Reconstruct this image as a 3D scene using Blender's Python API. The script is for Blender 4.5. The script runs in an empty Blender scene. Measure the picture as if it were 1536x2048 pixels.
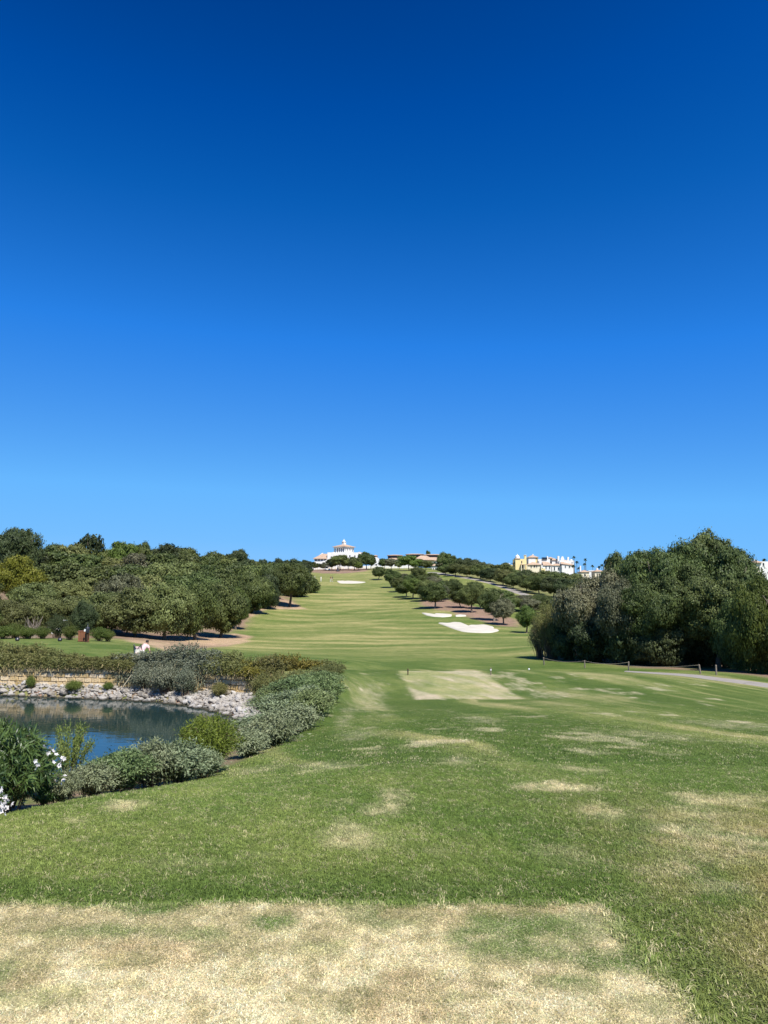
import bpy, math, random
import numpy as np
from mathutils import Vector, Matrix

random.seed(7)
RNG = np.random.default_rng(11)
scene = bpy.context.scene
COL = scene.collection

# ------------------------------------------------------------------ camera, sky, sun, exposure
F = 1479.0                       # focal length in photo pixels (26 mm equivalent)
HY = 1185.0                      # eye level in the photo
EYE = 1.6
TH = math.atan((HY - 1024.0) / F)
cam_d = bpy.data.cameras.new('camera')
cam = bpy.data.objects.new('camera', cam_d)
COL.objects.link(cam)
cam_d.sensor_fit = 'VERTICAL'
cam_d.sensor_height = 36.0
cam_d.lens = 36.0 * F / 2048.0
cam_d.clip_start = 0.05
cam_d.clip_end = 6000
cam.location = (0, 0, EYE)
cam.rotation_euler = (math.pi / 2 + TH, 0, 0)
scene.camera = cam

SUN = Vector((0.28, -0.52, 0.82)).normalized()
elev = math.asin(SUN.z)
azim = math.atan2(SUN.x, SUN.y)
world = bpy.data.worlds.new('World')
scene.world = world
world.use_nodes = True
wn, wl = world.node_tree.nodes, world.node_tree.links
wn.clear()
sky = wn.new('ShaderNodeTexSky')
sky.sky_type = 'NISHITA'
sky.sun_disc = False
sky.sun_elevation = elev
sky.sun_rotation = azim
sky.altitude = 0
sky.air_density = 1.0
sky.dust_density = 0.0
sky.ozone_density = 3.0
# the phone's deep, saturated blue: the brightness of the physical sky picks the blue
bw = wn.new('ShaderNodeRGBToBW')
mrg = wn.new('ShaderNodeMapRange'); mrg.inputs[1].default_value = 1.0; mrg.inputs[2].default_value = 10.0
crp = wn.new('ShaderNodeValToRGB')
ce = crp.color_ramp.elements
_st = [(0.0, (0.0, 0.034, 0.215)), (0.034, (0.0, 0.050, 0.272)), (0.052, (0.0, 0.074, 0.375)), (0.080, (0.003, 0.112, 0.475)), (0.165, (0.022, 0.222, 0.79)), (0.47, (0.138, 0.475, 1.0)), (0.70, (0.185, 0.52, 1.0)), (1.0, (0.30, 0.60, 1.0))]
while len(ce) > 1: ce.remove(ce[-1])
ce[0].position = 0.0; ce[0].color = (*_st[0][1], 1)
for _p, _c in _st[1:]:
    _e = ce.new(_p); _e.color = (*_c, 1)
scl = wn.new('ShaderNodeVectorMath'); scl.operation = 'SCALE'; scl.inputs['Scale'].default_value = 5.95
bgn = wn.new('ShaderNodeBackground'); bgn.inputs['Strength'].default_value = 0.1
won = wn.new('ShaderNodeOutputWorld')
wl.new(sky.outputs[0], bw.inputs[0]); wl.new(bw.outputs[0], mrg.inputs[0]); wl.new(mrg.outputs[0], crp.inputs[0])
wl.new(crp.outputs[0], scl.inputs[0]); wl.new(scl.outputs[0], bgn.inputs['Color']); wl.new(bgn.outputs[0], won.inputs['Surface'])

sun_d = bpy.data.lights.new('sun', 'SUN')
sun_d.energy = 4.2
sun_d.angle = math.radians(0.53)
sun_d.color = (1.0, 0.955, 0.88)
sun = bpy.data.objects.new('sun', sun_d)
sun.rotation_euler = (-SUN).to_track_quat('-Z', 'Y').to_euler()
sun.location = (20, -20, 60)
COL.objects.link(sun)

scene.view_settings.view_transform = 'Standard'
scene.view_settings.look = 'None'
scene.view_settings.gamma = 1.0
scene.view_settings.use_curve_mapping = False
scene.view_settings.exposure = 0.75
scene.cycles.max_bounces = 6
scene.cycles.diffuse_bounces = 3
scene.cycles.glossy_bounces = 3
scene.cycles.transparent_max_bounces = 4

# ------------------------------------------------------------------ geometry of the view
CT, ST = math.cos(TH), math.sin(TH)
def P(px, py, d):
    u = (px - 768.0) / F; v = (1024.0 - py) / F
    k = d / (CT - v * ST)
    return np.array([u * k, d, EYE + (ST + v * CT) * k])

def smooth(a, b, x):
    t = np.clip((x - a) / (b - a), 0, 1)
    return t * t * (3 - 2 * t)

def _hash(ix, iy, s):
    n = (ix.astype(np.int64) * 374761393 + iy.astype(np.int64) * 668265263 + s * 1442695041) & 0x7fffffff
    n = ((n ^ (n >> 13)) * 1274126177) & 0x7fffffff
    n = n ^ (n >> 16)
    return (n & 0xffff) / 65535.0

def vnoise(x, y, s=0):
    x0 = np.floor(x); y0 = np.floor(y)
    fx = x - x0; fy = y - y0
    fx = fx * fx * (3 - 2 * fx); fy = fy * fy * (3 - 2 * fy)
    a = _hash(x0, y0, s); b = _hash(x0 + 1, y0, s); c = _hash(x0, y0 + 1, s); d = _hash(x0 + 1, y0 + 1, s)
    return (a * (1 - fx) + b * fx) * (1 - fy) + (c * (1 - fx) + d * fx) * fy

def fbm(x, y, s=0, o=4):
    t = 0; a = 1; n = 0
    for i in range(o):
        t = t + a * vnoise(x * 2 ** i + 13.7 * i, y * 2 ** i - 7.1 * i, s + i); n += a; a *= 0.55
    return t / n

# control points of the ground: photo column, photo row, distance
CP = [
 # the lawn in front of the tee
 (768,1700,4.74),(0,1700,4.74),(1536,1700,4.74),(400,1640,5.55),(768,1620,5.85),(1300,1620,5.8),(768,1545,7.6),(1100,1545,7.5),(1536,1555,7.4),
 (560,1550,8.0),(768,1500,10.2),(1150,1500,10.0),(1536,1485,12.6),(768,1460,14.2),(1100,1455,14.2),(768,1422,19.6),(1100,1418,20.3),
 (1536,1425,21),(830,1399,25),(1000,1399,25),(700,1395,25),(1100,1390,26),(1300,1385,26.5),(1536,1397,27.5),
 (800,1342,33),(960,1342,33),(720,1350,30.5),(1080,1343,34.5),(1300,1352,34.5),(1536,1384,31.5),(1800,1430,26),
 # left rim of the lawn above the pond
 (0,1624,5.8),(-250,1660,4.9),(150,1594,6.35),(300,1572,7.1),(430,1553,8.4),(520,1510,11.2),(600,1470,14.6),(660,1410,20),(688,1372,25.5),(690,1340,33),
 # dip behind the forward tee
 (768,1345,46),(950,1345,46),(1100,1345,44),(690,1322,50),(900,1326,60),(700,1318,62),(900,1302,76),(700,1300,80),(1000,1306,76),(700,1270,105),(900,1280,95),
 (700,1240,135),(700,1215,165),(680,1190,200),(680,1170,235),(680,1152,272),(680,1143,305),(640,1138,360),(800,1138,330),(900,1138,340),(760,1136,400),
 # right: path, posts, trees
 (1240,1344,46.5),(1330,1349,43),(1430,1359,39),(1536,1372,35.5),(1800,1400,31),(1420,1349,43),(1249,1341,50),(1163,1336,53),(1083,1330,57),(1150,1325,60),(1100,1318,66),
 (1300,1325,62),(1500,1335,58),(1700,1345,55),(1060,1300,76),(1300,1280,100),(1536,1280,100),(1300,1230,150),(1536,1230,150),(1800,1240,150),
 # fairway trees and right slope
 (800,1215,160),(900,1235,135),(935,1262,113),(935,1247,126),(1040,1265,112),(1000,1250,125),(870,1216,154),(960,1228,142),(760,1160,255),(880,1160,243),(1000,1181,213),(1080,1201,181),
 (870,1146,272),(950,1159,240),(1050,1189,201),(1110,1210,178),(1180,1210,180),
 (1050,1165,262),(1050,1156,330),(1080,1148,420),(1180,1158,420),(1300,1160,380),(1536,1140,400),(1800,1150,400),(1200,1185,240),(1536,1190,240),
 # left terrace, tee and dirt
 (150,1307,47),(150,1282,62),(0,1280,62),(-250,1280,62),(250,1291,60),(330,1302,58),(450,1308,58),(560,1310,62),(270,1280,78),(400,1276,95),(500,1290,85),(500,1269,106),(490,1258,116),(540,1226,144),
 (580,1213,164),(600,1180,215),(-250,1270,80),(0,1268,80),
 (-100,1335,43),(20,1335,43),(270,1335,42),(400,1339,40),(540,1344,37.5),
 # wooded hill on the left
 (100,1235,100),(100,1192,130),(100,1160,160),(100,1142,200),(100,1150,320),(400,1205,140),(400,1165,190),(400,1145,240),(400,1150,340),(530,1160,240),(530,1148,300),
 (-300,1225,110),(-300,1160,150),(-300,1130,220),(-300,1140,360),
]
pts = [P(*c) for c in CP]
for ang in range(-75, 76, 15):                     # the tee under the camera
    for r in (0.9, 2.2):
        pts.append(np.array([r * math.sin(math.radians(ang)), r * math.cos(math.radians(ang)) - 1.5, 0.0]))
for X in (-3.0, -1.5, 0, 1.15):
    pts.append(np.array([X, 2.6, 0.0])); pts.append(np.array([X, 3.95, 0.0]))
for px in (-300, 200, 600, 1000, 1400, 1800):
    for d, dz in ((650, -2), (1500, -40)):
        q = P(px, 1150, 420); q2 = np.array([q[0] * d / 420, d, q[2] + dz]); pts.append(q2)
pts = np.array(pts)

def feat(X, Y):
    r = np.hypot(X, Y + 1.5)
    a = np.clip(np.arctan2(X, Y + 1.5), -1.25, 1.25)
    return a * 2.2, np.log(r + 1.5)

def tps(r2):
    return np.where(r2 > 0, 0.5 * r2 * np.log(np.maximum(r2, 1e-12)), 0.0)

fu, fv = feat(pts[:, 0], pts[:, 1])
n = len(pts)
K = tps((fu[:, None] - fu[None]) ** 2 + (fv[:, None] - fv[None]) ** 2) + np.eye(n) * 1e-4
A = np.zeros((n + 3, n + 3)); A[:n, :n] = K
A[:n, n] = 1; A[:n, n + 1] = fu; A[:n, n + 2] = fv; A[n:, :n] = A[:n, n:].T
sl = pts[:, 2] - EYE
sl = sl / (np.hypot(pts[:, 0], pts[:, 1] + 1.5) + 1.0)       # interpolate the slope seen from the tee: even accuracy near and far
WT = np.linalg.solve(A, np.concatenate([sl, np.zeros(3)]))

def H0(X, Y):
    X = np.atleast_1d(np.asarray(X, float)); Y = np.atleast_1d(np.asarray(Y, float))
    out = np.zeros(X.shape)
    flat = out.ravel(); xf = X.ravel(); yf = Y.ravel()
    for i in range(0, len(xf), 40000):
        x = xf[i:i + 40000]; y = yf[i:i + 40000]
        u, v = feat(x, y)
        k = tps((u[:, None] - fu[None]) ** 2 + (v[:, None] - fv[None]) ** 2)
        s = k @ WT[:n] + WT[n] + WT[n + 1] * u + WT[n + 2] * v
        r = np.hypot(x, y + 1.5)
        z = EYE + s * (r + 1.0)
        a = np.abs(np.arctan2(x, y + 1.5))
        w = smooth(1.15, 1.9, a)
        z = z * (1 - w) + (-0.02 * r) * w
        z = np.where(r < 3.2, z * smooth(2.2, 3.2, r), z)
        flat[i:i + 40000] = z
    return out

def poly_sd(X, Y, poly):
    """signed distance to a polygon, positive inside"""
    poly = np.asarray(poly, float)
    d2 = np.full(X.shape, 1e18); inside = np.zeros(X.shape, bool)
    m = len(poly)
    for i in range(m):
        ax, ay = poly[i]; bx, by = poly[(i + 1) % m]
        ex, ey = bx - ax, by - ay
        t = np.clip(((X - ax) * ex + (Y - ay) * ey) / (ex * ex + ey * ey + 1e-12), 0, 1)
        d2 = np.minimum(d2, (X - ax - t * ex) ** 2 + (Y - ay - t * ey) ** 2)
        c = ((ay > Y) != (by > Y)) & (X < (bx - ax) * (Y - ay) / (by - ay + 1e-12) + ax)
        inside ^= c
    d = np.sqrt(d2)
    return np.where(inside, d, -d)

WATER = EYE - 5.54
def wp(px, py):
    v = (1024.0 - py) / F
    t = (ST + v * CT) / (CT - v * ST)
    d = -5.54 / t
    q = P(px, py, d)
    return (q[0], q[1])
SHORE = [wp(-260, 1384), wp(-120, 1386), wp(0, 1390), wp(100, 1394), wp(200, 1398), wp(300, 1402), wp(360, 1408), wp(410, 1416), wp(450, 1426), wp(478, 1436), wp(486, 1447), wp(470, 1462)]
POND = SHORE + [(-5.2, 25.5), (-6.2, 21.5), (-9, 19.0), (-14, 17.5), (-22, 17.5), (-40, 18), (-46, 30)]
def xd(px, d): return ((px - 768.0) / F * d, d)
WALL_D = [(-260, 42.6), (-100, 42.2), (20, 41.6), (140, 41.0), (270, 40.2), (400, 38.8), (470, 37.7), (545, 36.6)]
WALL = [xd(*w) for w in WALL_D]
BASIN = [(x, y + 0.25) for x, y in WALL] + [xd(600, 35.5), xd(660, 34.5), xd(692, 31), xd(686, 25.5), xd(660, 20), xd(600, 14.6), xd(520, 11.2), xd(430, 8.4), xd(300, 7.1), xd(150, 6.35), xd(0, 5.8), (-5.0, 4.6), (-16, 2.0), (-60, 2.0), (-60, 30), (-34, 43)]

def H(X, Y):
    X = np.atleast_1d(np.asarray(X, float)); Y = np.atleast_1d(np.asarray(Y, float))
    z = H0(X, Y)
    box = (X > -65) & (X < 1) & (Y > 1) & (Y < 46)
    if box.any():
        x = X[box]; y = Y[box]
        sw = poly_sd(x, y, POND); sb = poly_sd(x, y, BASIN)
        zi = z[box]
        far = smooth(28, 31, y) * smooth(-3.2, -5.2, x)
        rim = zi * (1 - far) + np.minimum(zi, EYE - 4.84 + .22 * smooth(-17.0, -20.5, x)) * far
        t = np.clip(-sw, 0, None) / (np.clip(-sw, 0, None) + np.clip(sb, 0, None) + 1e-6)
        t = np.where(far > 0.5, t ** 0.7, t ** 0.62)
        bank = WATER - 0.06 + (rim - WATER) * t
        bed = WATER - 0.06 - 0.9 * smooth(0, 4, sw)
        res = np.where(sw > 0, bed, bank)
        z[box] = np.where(sb > 0, np.minimum(res, np.maximum(zi, WATER + .2)), zi)
    return z

def h1(x, y): return float(H(x, y)[0])

_DS = np.geomspace(1.2, 480, 4000)
def hit(px, py):
    u = (px - 768.0) / F; v = (1024.0 - py) / F
    k = _DS / (CT - v * ST)
    X = u * k; Z = EYE + (ST + v * CT) * k
    g = H(X, _DS)
    b = np.nonzero(Z <= g)[0]
    i = b[0] if len(b) else len(_DS) - 1
    return np.array([X[i], _DS[i], g[i]])

# ------------------------------------------------------------------ helpers
def tag(o, label=None, cat=None, group=None, kind=None):
    if label: o['label'] = label
    if cat: o['category'] = cat
    if group: o['group'] = group
    if kind: o['kind'] = kind
    return o

def empty(name, loc, rz=0):
    o = bpy.data.objects.new(name, None)
    o.empty_display_size = 0.3
    o.location = loc; o.rotation_euler = (0, 0, rz)
    COL.objects.link(o)
    return o

def link(name, me, parent=None, loc=None, rot=None, scale=None):
    o = bpy.data.objects.new(name, me)
    COL.objects.link(o)
    if parent is not None: o.parent = parent
    if loc is not None: o.location = loc
    if rot is not None: o.rotation_euler = rot
    if scale is not None: o.scale = scale
    return o

def fast_mesh(name, V, Fq, mat, tint=None, smooth_shade=False):
    """V (n,3); Fq (m,k) equal-sized faces"""
    V = np.ascontiguousarray(V, np.float32); Fq = np.ascontiguousarray(Fq, np.int32)
    me = bpy.data.meshes.new(name)
    me.vertices.add(len(V)); me.vertices.foreach_set('co', V.ravel())
    m, k = Fq.shape
    me.loops.add(m * k); me.loops.foreach_set('vertex_index', Fq.ravel())
    me.polygons.add(m); me.polygons.foreach_set('loop_start', np.arange(0, m * k, k, dtype=np.int32))
    try: me.polygons.foreach_set('loop_total', np.full(m, k, np.int32))
    except Exception: pass
    if smooth_shade: me.polygons.foreach_set('use_smooth', np.ones(m, bool))
    me.update(calc_edges=True)
    if tint is not None:
        a = me.attributes.new('tint', 'FLOAT', 'FACE'); a.data.foreach_set('value', np.asarray(tint, np.float32))
    if mat: me.materials.append(mat)
    return me

class MB:
    def __init__(self): self.v = []; self.f = []
    def add(self, vs, fs):
        b = len(self.v); self.v += [tuple(x) for x in vs]; self.f += [tuple(b + i for i in f) for f in fs]; return self
    def box(self, x0, x1, y0, y1, z0, z1):
        return self.add([(x0,y0,z0),(x1,y0,z0),(x1,y1,z0),(x0,y1,z0),(x0,y0,z1),(x1,y0,z1),(x1,y1,z1),(x0,y1,z1)],
                        [(0,3,2,1),(4,5,6,7),(0,1,5,4),(1,2,6,5),(2,3,7,6),(3,0,4,7)])
    def prism(self, pts2, y0, y1):
        """outline in x,z pushed from y0 to y1"""
        m = len(pts2)
        vs = [(x, y0, z) for x, z in pts2] + [(x, y1, z) for x, z in pts2]
        fs = [tuple(range(m)), tuple(range(2 * m - 1, m - 1, -1))] + [(i, m + i, m + (i + 1) % m, (i + 1) % m) for i in range(m)]
        return self.add(vs, fs)
    def tube(self, path, radii, k=8, cap=True):
        path = [Vector(p) for p in path]; b = len(self.v); m = len(path)
        for i, p in enumerate(path):
            t = (path[min(i + 1, m - 1)] - path[max(i - 1, 0)]).normalized()
            a = t.orthogonal().normalized() if abs(t.z) < 0.9 else Vector((1, 0, 0)).cross(t).normalized()
            if i and a.dot(pa) < 0: a = -a
            pa = a
            c = t.cross(a)
            r = radii[i] if hasattr(radii, '__len__') else radii
            for j in range(k):
                an = 2 * math.pi * j / k
                q = p + a * math.cos(an) * r + c * math.sin(an) * r
                self.v.append(tuple(q))
        for i in range(m - 1):
            for j in range(k):
                self.f.append((b + i * k + j, b + i * k + (j + 1) % k, b + (i + 1) * k + (j + 1) % k, b + (i + 1) * k + j))
        if cap:
            self.f.append(tuple(b + j for j in range(k - 1, -1, -1)))
            self.f.append(tuple(b + (m - 1) * k + j for j in range(k)))
        return self
    def lathe(self, prof, k=12, c=(0, 0)):
        b = len(self.v); m = len(prof)
        for r, z in prof:
            for j in range(k):
                an = 2 * math.pi * (j + .5) / k
                self.v.append((c[0] + r * math.cos(an), c[1] + r * math.sin(an), z))
        for i in range(m - 1):
            for j in range(k):
                self.f.append((b + i*k + j, b + i*k + (j+1) % k, b + (i+1)*k + (j+1) % k, b + (i+1)*k + j))
        self.f.append(tuple(b + j for j in range(k - 1, -1, -1))); self.f.append(tuple(b + (m-1)*k + j for j in range(k)))
        return self
    def hip(self, x0, x1, y0, y1, z0, z1, t=0.12, ridge=None):
        """hipped roof slab over a rectangle; ridge along the longer side"""
        w, l = x1 - x0, y1 - y0
        s = min(w, l) / 2 if ridge is None else ridge
        if w >= l: a, b_ = (x0 + s, (y0 + y1) / 2), (x1 - s, (y0 + y1) / 2)
        else: a, b_ = ((x0 + x1) / 2, y0 + s), ((x0 + x1) / 2, y1 - s)
        vs = [(x0,y0,z0),(x1,y0,z0),(x1,y1,z0),(x0,y1,z0),(x0,y0,z0-t),(x1,y0,z0-t),(x1,y1,z0-t),(x0,y1,z0-t),(a[0],a[1],z1),(b_[0],b_[1],z1)]
        fs = [(0,4,5,1),(1,5,6,2),(2,6,7,3),(3,7,4,0),(7,6,5,4)]
        if w >= l: fs += [(0,1,9,8),(1,2,9),(2,3,8,9),(3,0,8)]
        else: fs += [(0,1,8),(1,2,9,8),(2,3,9),(3,0,8,9)]
        return self.add(vs, fs)
    def mesh(self, name, mat, smooth_shade=False):
        me = bpy.data.meshes.new(name); me.from_pydata(self.v, [], self.f)
        if smooth_shade: me.polygons.foreach_set('use_smooth', np.ones(len(me.polygons), bool))
        if mat: me.materials.append(mat)
        me.update(); return me
    def build(self, name, mat, parent=None, smooth_shade=False, **kw):
        return link(name, self.mesh(name, mat, smooth_shade), parent, **kw)

# ------------------------------------------------------------------ materials
def newmat(name):
    m = bpy.data.materials.new(name); m.use_nodes = True
    nt = m.node_tree; nt.nodes.clear()
    out = nt.nodes.new('ShaderNodeOutputMaterial')
    return m, nt, out

def N(nt, t, **kw):
    nd = nt.nodes.new(t)
    for k, v in kw.items():
        if k.startswith('i_'): nd.inputs[k[2:].replace('_', ' ')].default_value = v
        else: setattr(nd, k, v)
    return nd

def ramp(nt, stops, src=None):
    r = nt.nodes.new('ShaderNodeValToRGB')
    el = r.color_ramp.elements
    while len(el) > 1: el.remove(el[-1])
    el[0].position = stops[0][0]; el[0].color = (*stops[0][1], 1)
    for p, c in stops[1:]:
        e = el.new(p); e.color = (*c, 1)
    if src is not None: nt.links.new(src, r.inputs[0])
    return r

def noise(nt, scale, detail=4, rough=0.55, vec=None):
    nd = N(nt, 'ShaderNodeTexNoise', i_Scale=scale, i_Detail=detail, i_Roughness=rough)
    if vec is not None: nt.links.new(vec, nd.inputs['Vector'])
    return nd

def mixrgb(nt, blend, fac, a, b):
    m = nt.nodes.new('ShaderNodeMix'); m.data_type = 'RGBA'; m.blend_type = blend
    for sock, val in ((m.inputs[0], fac), (m.inputs[6], a), (m.inputs[7], b)):
        if hasattr(val, 'is_output'): nt.links.new(val, sock)
        elif isinstance(val, (tuple, list)): sock.default_value = (*val, 1) if len(val) == 3 else val
        else: sock.default_value = val
    return m.outputs[2]

def surface_mat(name, c1, c2, scale=3.0, rough=0.85, bump=0.3, bscale=None, bdist=0.02, spec=0.2, objvar=0.0, coord='Object', c3=None, detail=5):
    m, nt, out = newmat(name)
    L = nt.links
    tc = N(nt, 'ShaderNodeTexCoord')
    n1 = noise(nt, scale, detail, 0.6, tc.outputs[coord])
    stops = [(0.3, c1), (0.7, c2)] if c3 is None else [(0.25, c1), (0.5, c2), (0.75, c3)]
    r = ramp(nt, stops, n1.outputs[0])
    col = r.outputs[0]
    if objvar:
        oi = N(nt, 'ShaderNodeObjectInfo')
        mr = N(nt, 'ShaderNodeMapRange'); mr.inputs[3].default_value = 1 - objvar; mr.inputs[4].default_value = 1 + objvar
        L.new(oi.outputs['Random'], mr.inputs[0])
        h = N(nt, 'ShaderNodeHueSaturation'); L.new(mr.outputs[0], h.inputs['Value']); L.new(col, h.inputs['Color'])
        mr2 = N(nt, 'ShaderNodeMapRange'); mr2.inputs[3].default_value = 1 + objvar; mr2.inputs[4].default_value = 1 - objvar * 1.5
        L.new(oi.outputs['Random'], mr2.inputs[0]); L.new(mr2.outputs[0], h.inputs['Saturation'])
        col = h.outputs[0]
    b = N(nt, 'ShaderNodeBsdfPrincipled', i_Roughness=rough)
    b.inputs['Specular IOR Level'].default_value = spec
    L.new(col, b.inputs['Base Color'])
    if bump:
        n2 = noise(nt, bscale or scale * 6, 5, 0.65, tc.outputs[coord])
        bp = N(nt, 'ShaderNodeBump', i_Strength=bump, i_Distance=bdist)
        L.new(n2.outputs[0], bp.inputs['Height']); L.new(bp.outputs[0], b.inputs['Normal'])
    L.new(b.outputs[0], out.inputs[0])
    return m

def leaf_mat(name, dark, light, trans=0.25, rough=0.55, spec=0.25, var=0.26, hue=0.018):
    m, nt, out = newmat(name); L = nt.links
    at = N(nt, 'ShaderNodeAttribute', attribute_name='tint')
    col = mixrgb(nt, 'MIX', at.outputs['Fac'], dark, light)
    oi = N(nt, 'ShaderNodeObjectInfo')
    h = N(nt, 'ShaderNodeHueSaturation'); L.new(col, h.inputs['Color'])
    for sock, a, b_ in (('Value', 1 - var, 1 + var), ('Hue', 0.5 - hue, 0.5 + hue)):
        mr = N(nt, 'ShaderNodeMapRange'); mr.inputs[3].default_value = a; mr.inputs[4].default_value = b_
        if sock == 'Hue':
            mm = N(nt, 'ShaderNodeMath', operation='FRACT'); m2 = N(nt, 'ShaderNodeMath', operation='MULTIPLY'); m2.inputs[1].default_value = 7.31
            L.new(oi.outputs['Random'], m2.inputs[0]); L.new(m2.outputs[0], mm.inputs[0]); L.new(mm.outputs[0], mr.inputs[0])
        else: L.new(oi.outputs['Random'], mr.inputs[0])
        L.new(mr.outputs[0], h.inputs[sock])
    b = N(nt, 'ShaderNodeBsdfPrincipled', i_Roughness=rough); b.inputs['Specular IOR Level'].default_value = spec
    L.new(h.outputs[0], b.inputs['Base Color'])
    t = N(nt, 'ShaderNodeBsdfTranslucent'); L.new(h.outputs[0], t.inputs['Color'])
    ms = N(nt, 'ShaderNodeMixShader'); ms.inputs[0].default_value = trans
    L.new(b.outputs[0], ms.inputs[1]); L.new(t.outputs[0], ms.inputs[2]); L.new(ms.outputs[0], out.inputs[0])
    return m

M = {}
M['olive'] = leaf_mat('olive_leaves', (0.080, 0.094, 0.027), (0.195, 0.214, 0.072))
M['oak'] = leaf_mat('oak_leaves', (0.052, 0.074, 0.020), (0.145, 0.176, 0.050))
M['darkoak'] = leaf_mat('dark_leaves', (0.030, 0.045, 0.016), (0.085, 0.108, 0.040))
M['bright'] = leaf_mat('bright_leaves', (0.060, 0.092, 0.016), (0.155, 0.200, 0.042))
M['yellow'] = leaf_mat('yellowish_leaves', (0.14, 0.145, 0.014), (0.30, 0.28, 0.04))
M['greyolive'] = leaf_mat('greyish_leaves', (0.080, 0.086, 0.042), (0.21, 0.212, 0.118))
M['bigleaf'] = leaf_mat('big_tree_leaves', (0.038, 0.056, 0.016), (0.160, 0.195, 0.058), var=0.12)
M['salt'] = leaf_mat('saltbush_leaves', (0.068, 0.094, 0.036), (0.285, 0.325, 0.18), trans=0.12, var=0.1)
M['salt_green'] = leaf_mat('green_saltbush_leaves', (0.056, 0.088, 0.025), (0.225, 0.28, 0.11), trans=0.15, var=0.1)
M['broom'] = leaf_mat('broom_sprigs', (0.06, 0.10, 0.012), (0.20, 0.26, 0.035), trans=0.25, var=0.08)
M['tamarisk'] = leaf_mat('young_leaves', (0.10, 0.15, 0.03), (0.27, 0.34, 0.09), trans=0.3, var=0.08)
M['oleander'] = leaf_mat('oleander_leaves', (0.024, 0.056, 0.014), (0.125, 0.20, 0.05), trans=0.2, rough=0.4, spec=0.45, var=0.05)
M['creeper'] = leaf_mat('creeper_leaves', (0.090, 0.100, 0.028), (0.235, 0.235, 0.080), trans=0.2, var=0.12)
M['creeper_yellow'] = leaf_mat('yellow_creeper_leaves', (0.11, 0.10, 0.018), (0.30, 0.25, 0.05), trans=0.2, var=0.12)
M['creeper_grey'] = leaf_mat('grey_creeper_leaves', (0.070, 0.088, 0.045), (0.24, 0.26, 0.18), trans=0.12, var=0.12)
M['petal'] = leaf_mat('white_petals', (0.62, 0.56, 0.54), (0.82, 0.80, 0.78), trans=0.25, var=0.02, hue=0.0)
M['bark'] = surface_mat('bark', (0.07, 0.055, 0.04), (0.19, 0.155, 0.12), 6, 0.9, 0.6, 18, 0.03)
M['pale_bark'] = surface_mat('pale_bark', (0.16, 0.13, 0.10), (0.36, 0.30, 0.24), 6, 0.9, 0.6, 18, 0.03)
M['twig'] = surface_mat('twigs', (0.10, 0.07, 0.05), (0.22, 0.16, 0.11), 12, 0.9, 0.2)
M['dry_stem'] = surface_mat('dry_stems', (0.30, 0.23, 0.11), (0.50, 0.41, 0.22), 12, 0.9, 0.2)
M['sand'] = surface_mat('bunker_sand', (0.48, 0.44, 0.365), (0.58, 0.54, 0.45), 0.6, 0.95, 0.35, 6, 0.03, 0.1)
M['path'] = surface_mat('path_gravel', (0.20, 0.18, 0.155), (0.31, 0.28, 0.245), 1.3, 0.95, 0.35, 30, 0.01, 0.1, c3=(0.26, 0.235, 0.205))
M['white'] = surface_mat('white_render', (0.66, 0.64, 0.60), (0.78, 0.77, 0.74), 0.7, 0.9, 0.1, 8, 0.01, 0.1)
M['yellow_render'] = surface_mat('yellow_render', (0.70, 0.56, 0.27), (0.78, 0.66, 0.36), 0.7, 0.9, 0.1, 8, 0.01, 0.1)
M['cream'] = surface_mat('cream_render', (0.66, 0.58, 0.42), (0.74, 0.67, 0.52), 0.7, 0.9, 0.1, 8, 0.01, 0.1)
M['dark'] = surface_mat('dark_opening', (0.018, 0.02, 0.024), (0.04, 0.04, 0.045), 3, 0.3, 0.0, spec=0.5)
M['wood_dark'] = surface_mat('dark_stained_wood', (0.05, 0.028, 0.018), (0.10, 0.055, 0.034), 8, 0.6, 0.2)
M['wood_brown'] = surface_mat('brown_stained_wood', (0.15, 0.058, 0.03), (0.27, 0.115, 0.06), 7, 0.6, 0.25)
M['post'] = surface_mat('weathered_post', (0.15, 0.12, 0.09), (0.30, 0.25, 0.20), 9, 0.85, 0.3)
M['rope'] = surface_mat('rope', (0.32, 0.27, 0.19), (0.46, 0.40, 0.30), 30, 0.9, 0.3)
M['metal_dark'] = surface_mat('dark_metal', (0.012, 0.014, 0.022), (0.03, 0.033, 0.045), 5, 0.4, 0.0, spec=0.5)
M['metal'] = surface_mat('grey_metal', (0.25, 0.25, 0.25), (0.4, 0.4, 0.4), 5, 0.4, 0.0, spec=0.5)
M['white_paint'] = surface_mat('white_paint', (0.74, 0.73, 0.70), (0.82, 0.81, 0.79), 5, 0.5, 0.0)
M['skin'] = surface_mat('skin', (0.42, 0.25, 0.17), (0.52, 0.32, 0.23), 9, 0.6, 0.0)
M['hair'] = surface_mat('dark_hair', (0.02, 0.015, 0.012), (0.05, 0.038, 0.03), 30, 0.6, 0.2)
M['pink'] = surface_mat('pale_pink_cloth', (0.60, 0.40, 0.40), (0.72, 0.52, 0.50), 7, 0.9, 0.4, 14, 0.03)
M['cream_cloth'] = surface_mat('cream_cloth', (0.66, 0.62, 0.52), (0.78, 0.75, 0.66), 7, 0.9, 0.4, 14, 0.03)
M['navy_cloth'] = surface_mat('navy_cloth', (0.012, 0.016, 0.035), (0.025, 0.03, 0.06), 7, 0.9, 0.3)
M['red_cloth'] = surface_mat('dull_red_cloth', (0.22, 0.07, 0.05), (0.30, 0.11, 0.08), 7, 0.9, 0.3)
M['khaki'] = surface_mat('khaki_cloth', (0.38, 0.31, 0.20), (0.48, 0.40, 0.28), 7, 0.9, 0.3)
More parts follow.
